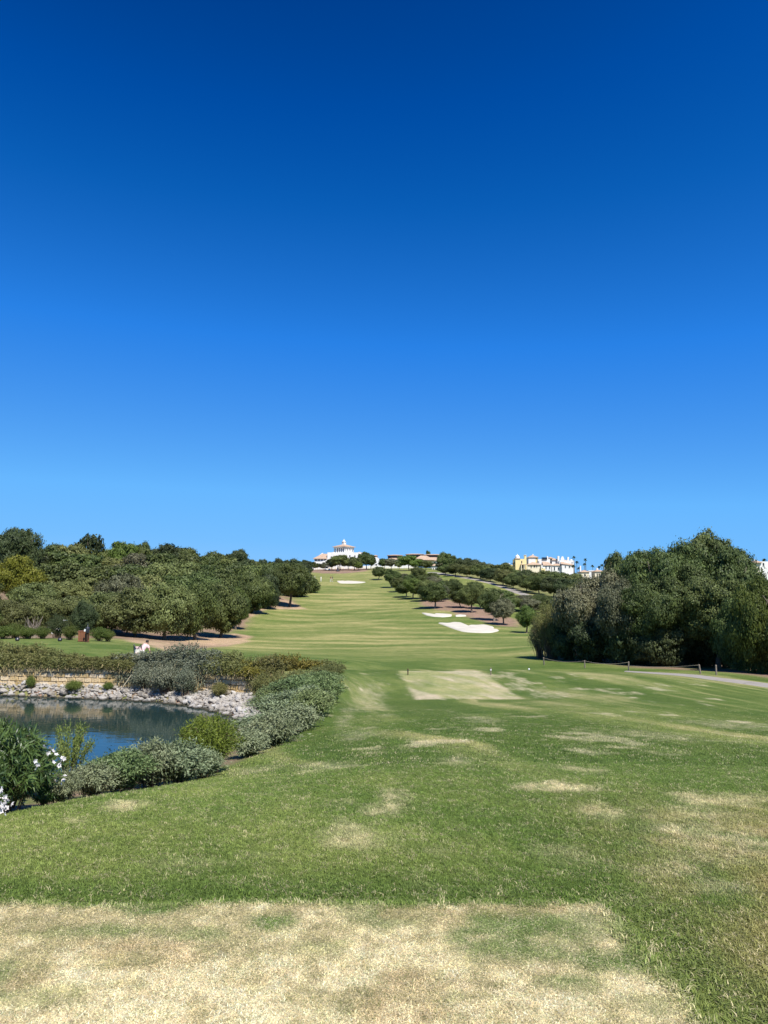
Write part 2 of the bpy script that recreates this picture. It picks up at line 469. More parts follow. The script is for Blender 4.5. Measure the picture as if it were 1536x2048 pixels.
M['stone'] = surface_mat('golden_wall_stone', (0.34, 0.23, 0.11), (0.66, 0.50, 0.28), 2.2, 0.92, 0.7, 9, 0.05, 0.1, objvar=0.16, c3=(0.56, 0.41, 0.21))
M['mortar'] = surface_mat('wall_joint_fill', (0.16, 0.115, 0.06), (0.27, 0.20, 0.12), 5, 0.95, 0.5, 20, 0.02, 0.05)
M['rock'] = surface_mat('pale_rock', (0.21, 0.185, 0.155), (0.36, 0.33, 0.29), 2.6, 0.92, 0.8, 10, 0.05, 0.1, objvar=0.28, c3=(0.47, 0.435, 0.385))
M['solar'] = surface_mat('solar_glass', (0.012, 0.016, 0.03), (0.02, 0.026, 0.05), 2, 0.15, 0.0, spec=0.6)

def wet_foot(m):
    """stones just above the water line stay dark and wet"""
    nt = m.node_tree; L = nt.links
    b = [n for n in nt.nodes if n.type == 'BSDF_PRINCIPLED'][0]
    src = b.inputs['Base Color'].links[0].from_socket
    ge = N(nt, 'ShaderNodeNewGeometry'); sp = N(nt, 'ShaderNodeSeparateXYZ'); L.new(ge.outputs['Position'], sp.inputs[0])
    nz = noise(nt, 3.0, 3, .6, ge.outputs['Position'])
    ad = N(nt, 'ShaderNodeMath', operation='MULTIPLY_ADD'); ad.inputs[1].default_value = .16; L.new(nz.outputs[0], ad.inputs[0]); L.new(sp.outputs[2], ad.inputs[2])
    mr = N(nt, 'ShaderNodeMapRange'); mr.inputs[1].default_value = WATER + .12; mr.inputs[2].default_value = WATER + .22; L.new(ad.outputs[0], mr.inputs[0])
    L.new(mixrgb(nt, 'MIX', mr.outputs[0], (.045, .042, .03), src), b.inputs['Base Color'])
wet_foot(M['rock'])

def tile_mat():
    m, nt, out = newmat('clay_roof_tiles'); L = nt.links
    tc = N(nt, 'ShaderNodeTexCoord')
    n1 = noise(nt, 1.5, 5, 0.65, tc.outputs['Object'])
    r = ramp(nt, [(0.25, (0.33, 0.22, 0.15)), (0.55, (0.47, 0.34, 0.245)), (0.8, (0.60, 0.49, 0.385))], n1.outputs[0])
    w = N(nt, 'ShaderNodeTexWave', i_Scale=1.6, i_Distortion=0.6); L.new(tc.outputs['Object'], w.inputs['Vector'])
    b = N(nt, 'ShaderNodeBsdfPrincipled', i_Roughness=0.85); b.inputs['Specular IOR Level'].default_value = 0.15
    bp = N(nt, 'ShaderNodeBump', i_Strength=0.6, i_Distance=0.06); L.new(w.outputs['Fac'], bp.inputs['Height']); L.new(bp.outputs[0], b.inputs['Normal'])
    L.new(r.outputs[0], b.inputs['Base Color']); L.new(b.outputs[0], out.inputs[0])
    return m
M['tile'] = tile_mat()

def ground_mat():
    m, nt, out = newmat('turf'); L = nt.links
    at = N(nt, 'ShaderNodeAttribute', attribute_name='gcol')
    ge = N(nt, 'ShaderNodeNewGeometry')
    n1 = noise(nt, 95, 3, 0.7, ge.outputs['Position'])
    n2 = noise(nt, 7, 5, 0.65, ge.outputs['Position'])
    n3 = noise(nt, 0.9, 5, 0.65, ge.outputs['Position'])
    r1 = ramp(nt, [(0.25, (0.55, 0.55, 0.55)), (0.75, (1.45, 1.45, 1.45))], n1.outputs[0])
    r2 = ramp(nt, [(0.25, (0.80, 0.84, 0.80)), (0.75, (1.20, 1.16, 1.20))], n2.outputs[0])
    r3 = ramp(nt, [(0.28, (0.70, 0.82, 0.68)), (0.72, (1.30, 1.18, 1.30))], n3.outputs[0])
    c = mixrgb(nt, 'MULTIPLY', 1.0, at.outputs['Color'], r1.outputs[0])
    c = mixrgb(nt, 'MULTIPLY', 1.0, c, r2.outputs[0]); c = mixrgb(nt, 'MULTIPLY', 1.0, c, r3.outputs[0])
    b = N(nt, 'ShaderNodeBsdfPrincipled', i_Roughness=0.95); b.inputs['Specular IOR Level'].default_value = 0.08
    L.new(c, b.inputs['Base Color'])
    ad = N(nt, 'ShaderNodeMath', operation='ADD'); L.new(n1.outputs[0], ad.inputs[0]); L.new(n2.outputs[0], ad.inputs[1])
    bp = N(nt, 'ShaderNodeBump', i_Strength=0.5, i_Distance=0.03); L.new(ad.outputs[0], bp.inputs['Height']); L.new(bp.outputs[0], b.inputs['Normal'])
    L.new(b.outputs[0], out.inputs[0])
    return m
M['turf'] = ground_mat()

def blade_mat():
    m, nt, out = newmat('grass_blades'); L = nt.links
    at = N(nt, 'ShaderNodeAttribute', attribute_name='gcol'); at.attribute_type = 'INSTANCER'
    ti = N(nt, 'ShaderNodeAttribute', attribute_name='tint')
    r = ramp(nt, [(0.0, (0.72, 0.72, 0.72)), (1.0, (1.55, 1.5, 1.4))], ti.outputs['Fac'])
    c = mixrgb(nt, 'MULTIPLY', 1.0, at.outputs['Color'], r.outputs[0])
    b = N(nt, 'ShaderNodeBsdfPrincipled', i_Roughness=0.6); b.inputs['Specular IOR Level'].default_value = 0.2
    L.new(c, b.inputs['Base Color'])
    t = N(nt, 'ShaderNodeBsdfTranslucent'); L.new(c, t.inputs['Color'])
    ms = N(nt, 'ShaderNodeMixShader'); ms.inputs[0].default_value = 0.38
    L.new(b.outputs[0], ms.inputs[1]); L.new(t.outputs[0], ms.inputs[2]); L.new(ms.outputs[0], out.inputs[0])
    return m
M['blade'] = blade_mat()

def water_mat():
    m, nt, out = newmat('pond_water'); L = nt.links
    ge = N(nt, 'ShaderNodeNewGeometry')
    mp = N(nt, 'ShaderNodeMapping'); mp.inputs['Scale'].default_value = (0.9, 2.2, 1); L.new(ge.outputs['Position'], mp.inputs['Vector'])
    n1 = noise(nt, 1.6, 3, 0.5, mp.outputs[0]); n2 = noise(nt, 0.35, 2, 0.5, mp.outputs[0])
    ml = N(nt, 'ShaderNodeMath', operation='MULTIPLY'); L.new(n1.outputs[0], ml.inputs[0]); L.new(n2.outputs[0], ml.inputs[1])
    bp = N(nt, 'ShaderNodeBump', i_Strength=0.16, i_Distance=0.06); L.new(ml.outputs[0], bp.inputs['Height'])
    b = N(nt, 'ShaderNodeBsdfPrincipled', i_Roughness=0.03, i_IOR=1.40)
    b.inputs['Base Color'].default_value = (0.016, 0.036, 0.034, 1)
    b.inputs['Specular IOR Level'].default_value = 0.5
    L.new(bp.outputs[0], b.inputs['Normal']); L.new(b.outputs[0], out.inputs[0])
    return m
M['water'] = water_mat()

# ------------------------------------------------------------------ colour of the ground
LUSH = np.array([0.080, 0.122, 0.026]); MID = np.array([0.147, 0.178, 0.049]); PALE = np.array([0.265, 0.252, 0.105])
STRAW = np.array([0.60, 0.515, 0.335]); SOIL = np.array([0.40, 0.285, 0.175]); SOIL2 = np.array([0.20, 0.135, 0.095]); BROWN = np.array([0.24, 0.165, 0.095])
def hp(lst): return [tuple(hit(*p)[:2]) for p in lst]
FTEE = [tuple(P(*c)[:2]) for c in ((796, 1343, 33.2), (957, 1341, 33.2), (1046, 1399, 25.1), (832, 1399, 24.9))]
DIRT = [hp([(222,1271),(262,1284),(300,1290),(325,1304),(430,1296),(497,1283),(503,1272),(470,1266),(380,1272),(250,1266)])]
DIRT.append(hp([(480,1248),(503,1232),(540,1218),(612,1218),(592,1208),(575,1197),(545,1192),(480,1200)]))
DIRT2 = [hp([(842,1195),(852,1212),(880,1220),(905,1224),(950,1238),(1000,1252),(1032,1254),(1042,1242),(1000,1226),(910,1204),(862,1192)]),
         hp([(605,1143),(640,1147),(690,1147),(735,1142),(737,1138),(690,1136),(605,1139)])]
WOODS = [[xd(-260,66), xd(100,66), xd(225,72), xd(300,86), xd(420,96), xd(495,116), xd(520,150), xd(590,172), xd(600,220), xd(610,330), xd(-260,330)],
         [xd(1085,66), xd(1200,57), xd(1330,52), xd(1420,46.5), xd(1536,42), xd(1800,38), xd(1900,170), xd(1130,170), xd(1075,120)],
         [xd(880,272), xd(955,243), xd(1055,205), xd(1115,182), xd(1250,180), xd(1250,420), xd(960,420), xd(890,330)]]
DRY = []
for px, py, rx, ry, s in [(1125,1567,66,10,.8),(790,1588,34,22,.7),(762,1608,30,12,.6),(990,1772,66,12,.95),(1195,1612,45,14,.55),(740,1408,36,13,.45),(650,1528,60,8,.6),(1430,1640,120,34,.5),
     (915,1518,34,7,.6),(845,1757,45,10,.5),(150,1630,34,5,.5),(1130,1700,60,18,.35),(1440,1690,110,30,.35),(205,1770,40,7,.4),(1110,1388,44,7,.6),(960,1437,40,7,.45),(1170,1535,40,6,.5),
     (1240,1790,40,8,.7),(1330,1730,70,14,.4),(540,1700,60,9,.2),(720,1470,40,14,.4),(1290,1470,90,9,.35),(1450,1450,80,8,.35),(360,1715,90,10,.2),(690,1440,16,22,.5),(520,1535,40,7,.5),(1420,1760,100,14,.3)]:
    c = hit(px, py); a = hit(px, py - ry); b = hit(px, py + ry)
    DRY.append((c[0], c[1], rx * c[1] / F, max(abs(a[1] - c[1]), abs(b[1] - c[1])), s))
TGREEN = []
for px, py, rx, ry, s in [(330,1823,70,10,.8),(560,1850,42,20,.9),(250,1868,140,14,.5),(1000,1850,120,40,.7),(1010,1895,120,34,.6),(1130,1850,110,34,.5),(1240,1925,40,40,.55),(40,1955,70,34,.6),(300,1925,80,20,.4),(1200,1925,110,22,.7),(1110,1965,70,18,.6),
     (640,1900,60,20,.35),(780,1830,90,28,.5),(120,1995,130,28,.35),(850,1990,90,22,.3),(1280,2010,60,22,.4),(420,1880,60,14,.5)]:
    v = (1024.0 - py) / F; d = -EYE / ((ST + v * CT) / (CT - v * ST)); d2 = -EYE / ((ST + (1024 - py - ry) / F * CT) / (CT - (1024 - py - ry) / F * ST))
    TGREEN.append(((px - 768) / F * d, d, rx * d / F, abs(d - d2), s))

def tee_sd(X, Y):
    e1 = 3.985 + 0.012 * X + 0.02 * (vnoise(X * 3, Y * 0, 5) - .5) - Y
    e2 = 1.105 + 0.078 * (3.95 - Y) + 0.02 * (vnoise(X * 0, Y * 4, 6) - .5) - X
    e2 = np.minimum(e2, (3.99 - Y) * 0.55 + 1.09 - X)
    return np.minimum(e1, e2)

def lerp(a, b, t): return a + (b - a) * t[..., None]

def gcol(X, Y):
    shp = X.shape; X = X.ravel(); Y = Y.ravel()
    r = np.hypot(X, Y)
    nA = fbm(X * 0.35, Y * 0.28, 1); nB = fbm(X * 1.7, Y * 1.4, 9); nC = fbm(X * 9, Y * 8, 21, 3); nD = fbm(X * 22, Y * 14, 23, 3)
    c = np.tile(LUSH, (len(X), 1))
    t = np.clip(0.36 + 2.4 * (nA - .5) + 1.2 * (nB - .5) + 0.5 * (nC - .5), 0, 1)
    c = lerp(c, MID, t)
    # lawn: paler drifts running towards the forward tee on the right
    dg = X * 0.92 + Y * 0.22 + 2.0 * (fbm(X * .15, Y * .12, 31) - .5)
    st = fbm(dg * 0.9, (Y - X * .3) * 0.09, 33, 4)
    m = smooth(6.5, 10, Y) * smooth(48, 38, Y)
    c = lerp(c, PALE, np.clip((st - .47) * 4.5, 0, .85) * m)
    c = lerp(c, LUSH * .86, np.clip((.47 - st) * 4.5, 0, .7) * m)
    # fairway: bands of mowing across the line of play, wavering
    fw = smooth(55, 80, Y)
    wv = Y + 0.16 * X + 0.007 * (X + 6) ** 2 + 7 * (fbm(X * .035, Y * .03, 41, 3) - .5) + 2.2 * (fbm(X * .25, Y * .1, 43, 2) - .5)
    band = 0.5 + 0.5 * np.sin(wv * 2 * math.pi / (4.6 + 0.011 * np.clip(Y, 0, 250)))
    band = np.clip((band - .35) * 1.8, 0, 1)
    str2 = fbm(X * .10 + Y * .02, Y * .36 - X * .05, 47, 4)
    fm = np.exp(-((X + 4 + 0.02 * Y) / (15 + .03 * Y)) ** 2)
    mot = fbm(X * .05, Y * .05, 49, 3)
    c = lerp(c, MID * .98, fw * 0.8)
    c = lerp(c, PALE * np.array([1.16, 1.1, 1.05]), np.clip(fw * (0.10 + 0.72 * band * fm * smooth(.38, .60, mot) + 2.4 * np.clip(str2 - .52, 0, 1)), 0, 1))
    c = lerp(c, LUSH * 1.1, fw * np.clip((.49 - str2) * 4.2, 0, .85) * smooth(.68, .46, mot))
    # worn rim round the forward tee and its top
    e = poly_sd(X, Y, FTEE) + 0.10 * (nB - .5)
    st2 = fbm(X * 2.4 + Y * .9, Y * .42 - X * .2, 51, 4)
    tcol = lerp(np.tile(np.array([.275, .275, .115]), (len(X), 1)), STRAW * .70, np.clip((st2 - .42) * 3.2 + smooth(27.2, 25.6, Y) * .4, 0, 1))
    tcol = lerp(tcol, np.tile(MID, (len(X), 1)), np.clip((.42 - fbm(X * .7, Y * .35, 53)) * 4, 0, .5))
    c = lerp(c, LUSH * .95, np.exp(-((e + .55) / .6) ** 2) * (X > 3) * (Y < 33) * .9)
    # dry patches
    for cx, cy, rx, ry, s in DRY:
        q = np.sqrt(((X - cx) / rx) ** 2 + ((Y - cy) / ry) ** 2) + 1.5 * (nB - .5) + 1.2 * (nC - .5)
        c = lerp(c, STRAW * .80, np.clip((s if cx > 1.2 else .7 * s) * smooth(1.4, .2, q) * (.35 + 2.4 * (nD - .36)), 0, .9))
    c = lerp(c, STRAW * .85, np.clip((fbm(X * 1.1, Y * .8, 61) - .66) * 6, 0, .6) * smooth(45, 30, Y) * (.4 + 1.5 * (nD - .3)))
    # the right of the near lawn is drier
    dr = smooth(1.0, 1.9, X) * smooth(7.5, 4.5, Y)
    c = lerp(c, np.array([.24, .20, .085]), dr * np.clip(.38 + 2.4 * (nB - .42), 0, .9))
    # longer, greener grass on the little slope in front of the tee
    ts = tee_sd(X, Y)
    c = lerp(c, LUSH * .92, np.exp(-((ts + .26) / .24) ** 2) * (Y > 2.0) * np.where(X > 1.1, .65, .95) * smooth(-.5, 0.2, nB - .1))
    # forward tee
    c = lerp(c, tcol, smooth(-.12, .12, e))
    # the tee
    nT = fbm(X * 6, Y * 8, 71); nT2 = fbm(X * 1.3, Y * 1.6, 73)
    tc = np.tile(STRAW, (len(X), 1))
    tc = lerp(tc, np.array([.25, .235, .115]), np.clip((nT - .42) * 2.6 + (nT2 - .5) * 2.4 + 2.2 * (nD - .5), 0, .75))
    for cx, cy, rx, ry, s in TGREEN:
        q = np.sqrt(((X - cx) / rx) ** 2 + ((Y - cy) / ry) ** 2) + 1.4 * (nT - .5) + .8 * (nC - .5)
        tc = lerp(tc, np.array([.112, .168, .042]), min(1, s * 1.3) * smooth(1.4, .35, q))
    tc = lerp(tc, np.array([.40, .27, .165]), np.clip((fbm(X * 1.9, Y * 2.3, 179) - .60) * 4, 0, .25))
    c = lerp(c, tc, smooth(-.015, .02, ts + .03 * (nC - .5)))
    # bare soil
    for pl in DIRT:
        q = poly_sd(X, Y, pl) + 2.0 * (fbm(X * .3, Y * .2, 81) - .5)
        c = lerp(c, lerp(np.tile(SOIL, (len(X), 1)), SOIL2, np.clip((fbm(X * .15, Y * .1, 83) - .5) * 2.4, 0, .7)), smooth(-.6, .8, q))
    for pl in DIRT2:
        q = poly_sd(X, Y, pl) + 4.0 * (fbm(X * .2, Y * .1, 85) - .5)
        c = lerp(c, SOIL2 * 1.25, smooth(-1.5, 1.5, q))
    for pl in WOODS:
        q = poly_sd(X, Y, pl) + 3.0 * (fbm(X * .25, Y * .15, 87) - .5)
        c = lerp(c, SOIL2 * 1.1, smooth(-1.0, 2.0, q) * np.where((Y > 190) | (fbm(X * .4, Y * .3, 88) > .62), .25, .92))
    # bank of the pond
    q = poly_sd(X, Y, BASIN)
    c = lerp(c, lerp(np.tile(SOIL2 * 1.2, (len(X), 1)), MID, np.clip((nB - .4) * 3, 0, 1)), smooth(.15, .7, q))
    return np.clip(c, 0.005, 0.9).reshape(*shp, 3)

# ------------------------------------------------------------------ the ground
ang = np.concatenate([np.linspace(-180, -52, 34)[:-1], np.linspace(-52, 52, 470), np.linspace(52, 180, 34)[1:-1]])
rad = np.concatenate([np.linspace(0.25, 3.5, 36), np.geomspace(3.5, 480, 560)[1:], np.geomspace(480, 3500, 26)[1:]])
AA, RR = np.meshgrid(np.radians(ang), rad)
GX = RR * np.sin(AA); GY = RR * np.cos(AA) - 1.5
GZ = H(GX, GY)
GC = gcol(GX, GY)
tsd = tee_sd(GX, GY)
# the tee stands a few centimetres proud of the longer grass round it
GZ = GZ - 0.045 * smooth(0.0, -0.10, tsd) * smooth(14, 6, np.hypot(GX, GY))
na, nr = len(ang), len(rad)
idx = np.arange(na * nr).reshape(nr, na)
q = np.stack([idx[:-1], np.roll(idx, -1, 1)[:-1], np.roll(idx, -1, 1)[1:], idx[1:]], -1).reshape(-1, 4)[:, ::-1]
V = np.stack([GX, GY, GZ], -1).reshape(-1, 3)
V = np.vstack([V, [[0, -1.5, 0]]])
me = fast_mesh('ground', V, q, M['turf'], smooth_shade=True)
cen = len(V) - 1
import bmesh
bm = bmesh.new(); bm.from_mesh(me); bm.verts.ensure_lookup_table()
for j in range(na):
    bm.faces.new((bm.verts[cen], bm.verts[j], bm.verts[(j + 1) % na])).smooth = True
bmesh.ops.recalc_face_normals(bm, faces=bm.faces)
bm.to_mesh(me); bm.free()
ca = me.color_attributes.new('gcol', 'FLOAT_COLOR', 'POINT')
cc = np.ones((len(V), 4), np.float32); cc[:-1, :3] = GC.reshape(-1, 3); cc[-1, :3] = STRAW
ca.data.foreach_set('color', cc.ravel())
ground = link('ground', me); tag(ground, kind='structure')

def gz(x, y):
    """height of the ground sheet, with the step round the tee"""
    x = np.atleast_1d(np.asarray(x, float)); y = np.atleast_1d(np.asarray(y, float))
    return H(x, y) - 0.045 * smooth(0.0, -0.10, tee_sd(x, y)) * smooth(14, 6, np.hypot(x, y))

# water
def ngon_sheet(name, poly, z, mat):
    me = bpy.data.meshes.new(name)
    me.from_pydata([(x, y, z) for x, y in poly], [], [tuple(range(len(poly)))])
    me.materials.append(mat); me.update()
    return link(name, me)
wo = ngon_sheet('pond_water', [(-60, 15), (-3.2, 15), (-3.2, 40.5), (-60, 43)], WATER, M['water'])
tag(wo, kind='structure')

def strip(name, a, b, mat, up=0.03, nseg=60, nw=8):
    """a sheet draped over the ground between two edge lines"""
    def res(p, k):
        p = np.asarray(p); s = np.concatenate([[0], np.cumsum(np.hypot(*np.diff(p, axis=0).T))]); t = np.linspace(0, s[-1], k)
        return np.stack([np.interp(t, s, p[:, 0]), np.interp(t, s, p[:, 1])], -1)
    A_, B_ = res(a, nseg), res(b, nseg)
    T = np.linspace(0, 1, nw)[None, :, None]
    XY = A_[:, None] * (1 - T) + B_[:, None] * T
    Z = H(XY[..., 0], XY[..., 1]) + up
    Z[:, 0] -= up + .03; Z[:, -1] -= up + .03
    VV = np.concatenate([XY, Z[..., None]], -1).reshape(-1, 3)
    id_ = np.arange(nseg * nw).reshape(nseg, nw)
    FF = np.stack([id_[:-1, :-1], id_[1:, :-1], id_[1:, 1:], id_[:-1, 1:]], -1).reshape(-1, 4)
    me = fast_mesh(name, VV, FF, mat, smooth_shade=True)
    return link(name, me)
p1 = strip('path', [xd(1240, 47), xd(1330, 41.8), xd(1430, 37.2), xd(1536, 33.6), xd(1700, 29)], [xd(1244, 48.6), xd(1330, 44.8), xd(1430, 40.4), xd(1536, 37.0), xd(1700, 32.0)], M['path'], 0.04)
tag(p1, 'pale gravel cart path curving in beside the roped posts under big trees', kind='structure')
cl = np.array([hit(*p)[:2] for p in [(862,1145),(880,1147),(910,1151.5),(945,1158),(985,1167.5),(1020,1178),(1055,1191),(1085,1203),(1112,1214)]])
tn = np.gradient(cl, axis=0); tn /= np.linalg.norm(tn, axis=1)[:, None]; nn = np.stack([-tn[:, 1], tn[:, 0]], -1) * 1.9
p2 = strip('path', cl - nn, cl + nn, M['path'], 0.10, 80, 6)
tag(p2, 'pale path climbing the far slope along the edge of the wood', kind='structure')

# bunkers: a sheet of sand sunk between raised turf lips
def bunker(outline, label):
    P2 = np.array([hit(*p) for p in outline])[:, :2]
    c = P2.mean(0); m = len(P2)
    # resample the outline smoothly
    t = np.linspace(0, m, 72, endpoint=False); i0 = np.floor(t).astype(int); f = (t - i0)[:, None]
    out = P2[i0 % m] * (1 - f) + P2[(i0 + 1) % m] * f
    out = (out + np.roll(out, 1, 0) + np.roll(out, -1, 0)) / 3
    rings = []
    for k, s in enumerate((1.0, .97, .88, .7, .5, .25, .06)):
        xy = c + (out - c) * s
        z = H(xy[:, 0], xy[:, 1]) + (0.0, .10, .13, .14, .14, .14, .14)[k]
        rings.append(np.column_stack([xy, z]))
    VV = np.vstack(rings); k = len(out); FF = []
    for r in range(len(rings) - 1):
        for j in range(k): FF.append((r*k + j, r*k + (j+1) % k, (r+1)*k + (j+1) % k, (r+1)*k + j))
    FF.append(tuple((len(rings)-1)*k + j for j in range(k)))
    me = bpy.data.meshes.new('sand_bunker'); me.from_pydata(VV.tolist(), [], FF); me.materials.append(M['sand'])
    me.polygons.foreach_set('use_smooth', np.ones(len(me.polygons), bool)); me.update()
    o = link('sand_bunker', me); tag(o, label, None, 'sand bunkers on the course', 'structure')
z3 = lambda l: [(740 + a / 3.84, 1080 + b / 3.84) for a, b in l]
bunker(z3([(512,636),(600,641),(640,632),(700,636),(722,662),(745,668),(772,655),(830,656),(880,652),(955,670),(945,684),(992,692),(985,702),(930,714),(850,715),(720,708),(660,690),(580,660)]), 'large white sand bunker with a notched upper edge beside the fairway')
bunker(z3([(395,561),(440,569),(490,577),(505,566),(570,569),(630,574),(625,589),(560,594),(480,590),(430,580)]), 'narrow white sand bunker below the row of fairway trees')
bunker(z3([(655,581),(690,576),(735,579),(740,587),(700,590),(658,590)]), 'smallest white sand bunker beside the narrow one')
bunker([(600 + a / 9.6, 1120 + b / 9.6) for a, b in [(703,408),(742,402),(778,420),(790,400),(850,410),(920,403),(1080,412),(1275,427),(1180,446),(1000,453),(760,451)]], 'distant white sand bunker guarding the upper green')

# ------------------------------------------------------------------ vegetation: meshes
def kites(C, Nrm, L_, W_, rng, droop=0.0, axis=None):
    """leaf-shaped quads at C facing Nrm"""
    m = len(C)
    Nrm = Nrm / (np.linalg.norm(Nrm, axis=1)[:, None] + 1e-9)
    if axis is None:
        axis = rng.normal(size=(m, 3)); axis[:, 2] -= droop
    ax = axis - (axis * Nrm).sum(1)[:, None] * Nrm
    ax /= np.linalg.norm(ax, axis=1)[:, None] + 1e-9
    sd = np.cross(Nrm, ax)
    L_ = np.broadcast_to(L_, (m,))[:, None]; W_ = np.broadcast_to(W_, (m,))[:, None]
    Vv = np.stack([C - ax * L_ * .5, C - sd * W_ * .5 - ax * L_ * .05, C + ax * L_ * .5, C + sd * W_ * .5 - ax * L_ * .05], 1).reshape(-1, 3)
    return Vv, np.arange(m * 4).reshape(m, 4)

def crown_mesh(name, seed, n_leaf, leaf, n_lobe=14, mat=None, zlow=0.0, clump=34, spread=.16, wide=1.0, openness=0.0, lobe=(.27, .44), core=.62):
    rng = np.random.default_rng(seed)
    cs, rs = [], []
    for i in range(n_lobe):
        while True:
            p = rng.uniform(-1, 1, 3)
            if np.linalg.norm(p) < 1: break
        rr = rng.uniform(*lobe)
        q = p * (1 - rr * .85)
        if zlow and q[2] < -.2: q[2] *= .9; 
        cs.append(q); rs.append(rr)
    cs.append(np.array([0, 0, -.05])); rs.append(core)
    cs = np.array(cs); rs = np.array(rs)
    w = rs ** 2; w /= w.sum()
    nc = n_lobe * clump
    lb = rng.choice(len(rs), nc, p=w)
    d = rng.normal(size=(nc, 3)); d[:, 2] += .15; d /= np.linalg.norm(d, axis=1)[:, None]
    cl = cs[lb] + d * rs[lb][:, None] * rng.uniform(.82, 1.06, nc)[:, None]
    # keep clumps on the outside
    dist = np.linalg.norm(cl[:, None] - cs[None], axis=2) / rs[None]
    keep = (dist.min(1) > .72) | (rng.uniform(size=nc) < .12)
    if openness: keep &= rng.uniform(size=nc) > openness
    cl, d, lb = cl[keep], d[keep], lb[keep]
    ctint = np.clip(rng.normal(.5, .27, len(cl)), 0, 1)
    k = rng.integers(0, len(cl), n_leaf)
    off = rng.normal(size=(n_leaf, 3)) * spread * rs[lb[k]][:, None] * 1.25
    Cc = cl[k] + off
    nr = d[k] + .8 * off / (spread * .35 + 1e-6) * .35 + rng.normal(size=(n_leaf, 3)) * .55 + np.array([0, 0, .2])
    sz = leaf * rng.uniform(.65, 1.35, n_leaf)
    tint = np.clip(ctint[k] + rng.normal(0, .12, n_leaf), 0, 1)
    # inside: bigger sparse leaves that keep the light out
    ni = n_leaf // 7
    pi = rng.normal(size=(ni, 3)); pi /= np.linalg.norm(pi, axis=1)[:, None]
    li = rng.choice(len(rs), ni, p=w)
    Ci = cs[li] + pi * rs[li][:, None] * rng.uniform(.3, .8, ni)[:, None]
    Cc = np.vstack([Cc, Ci]); nr = np.vstack([nr, pi + rng.normal(size=(ni, 3)) * .4]); sz = np.concatenate([sz, np.full(ni, leaf * 2.1)]); tint = np.concatenate([tint, np.full(ni, .35)])
    Cc[:, :2] *= wide
    Cc[:, 2] = (Cc[:, 2] + 1) / 2
    if zlow: Cc[:, 2] = np.where(Cc[:, 2] < zlow, zlow + (Cc[:, 2] - zlow) * .35, Cc[:, 2])
    Vv, Ff = kites(Cc, nr, sz, sz * .7, rng, 0)
    lo, hi = np.quantile(Vv[:, 2], .002), np.quantile(Vv[:, 2], .998)
    Vv[:, 2] = (Vv[:, 2] - lo) / (hi - lo)
    ex = np.quantile(np.abs(Vv[:, :2]), .995); Vv[:, :2] /= ex
    return fast_mesh(name, Vv, Ff, mat, tint)

def trunk_mesh(name, seed, n_limb=5, lean=(0, 0), mat=None, fork=.45, r0=.034):
    rng = random.Random(seed)
    mb = MB()
    top = Vector((lean[0], lean[1], fork))
    pts_ = [Vector((0, 0, -.06)), Vector((0, 0, .02)), top * .35 + Vector((rng.uniform(-.02, .02), rng.uniform(-.02, .02), 0)), top * .7, top]
    mb.tube(pts_, [r0 * 1.7, r0 * 1.25, r0, r0 * .9, r0 * .8], 8)
    for i in range(n_limb):
        a = 2 * math.pi * i / n_limb + rng.uniform(-.4, .4)
        o = Vector((math.cos(a), math.sin(a), 0))
        h = rng.uniform(.75, .95); s = rng.uniform(.16, .34)
        st = top * rng.uniform(.82, 1)
        mb.tube([st, st + o * s * .45 + Vector((0, 0, (h - fork) * .4)), Vector((lean[0], lean[1], 0)) * 1.2 + o * s + Vector((0, 0, h))], [r0 * .6, r0 * .4, r0 * .14], 6)
    return mb.mesh(name, mat or M['bark'], True)

CR = {}
for i in range(4): CR['a%d' % i] = crown_mesh('tree_crown', 100 + i, 13000, .072, 26 + 2 * i, clump=24, spread=.17, lobe=(.18, .42), core=.52)
for i in range(3): CR['f%d' % i] = crown_mesh('tree_crown', 200 + i, 28000, .046, 36 + 4 * i, clump=30, spread=.17, lobe=(.16, .40), core=.52, openness=.08)
for i in range(3): CR['b%d' % i] = crown_mesh('tree_crown', 300 + i, 60000, .033, 60 + 6 * i, clump=40, spread=.17, lobe=(.15, .30), core=.55)
CR['open'] = crown_mesh('tree_crown', 400, 2600, .085, 20, clump=24, spread=.10, openness=.35)
TR = [trunk_mesh('tree_trunk', 10 + i, 6, (random.uniform(-.09, .09), random.uniform(-.06, .06)), None, .36, .028) for i in range(3)]
TR_P = [trunk_mesh('tree_trunk', 20 + i, 4, ((-.10, .03), (.12, 0))[i], M['pale_bark'], .38, .032) for i in range(2)]
_mm = {}
def with_mat(me, mat):
    key = (me.name, mat)
    if key not in _mm:
        c = me.copy(); c.materials.clear(); c.materials.append(M[mat]); _mm[key] = c
    return _mm[key]

def ztop(px, py, d): return float(P(px, py, d)[2])
rr = random.Random(3)
def tree(px, d, top, wpx, crown, mat, name, label, group=None, low=.25, trunk=None, cat='tree', deep=1.0, base=None):
    x, y = xd(px, d); z0 = h1(x, y)
    h = max(ztop(px, top, d) - z0, 1.2)
    r = wpx / 2 * d / F
    o = empty(name, (x, y, z0), rr.uniform(0, 6.28))
    tag(o, label, cat, group)
    tm = trunk if trunk is not None else TR[rr.randrange(3)]
    k = min(1.0, 1.6 * r / h + .3)
    link('trunk', tm, o, scale=(h * k, h * k, h * .92))
    link('crown', with_mat(CR[crown], mat), o, loc=(0, 0, h * low), rot=(rr.uniform(-.1, .1), rr.uniform(-.1, .1), 0), scale=(r * rr.uniform(.94, 1.06), r * deep * rr.uniform(.9, 1.1), h * (1 - low)))
    return o

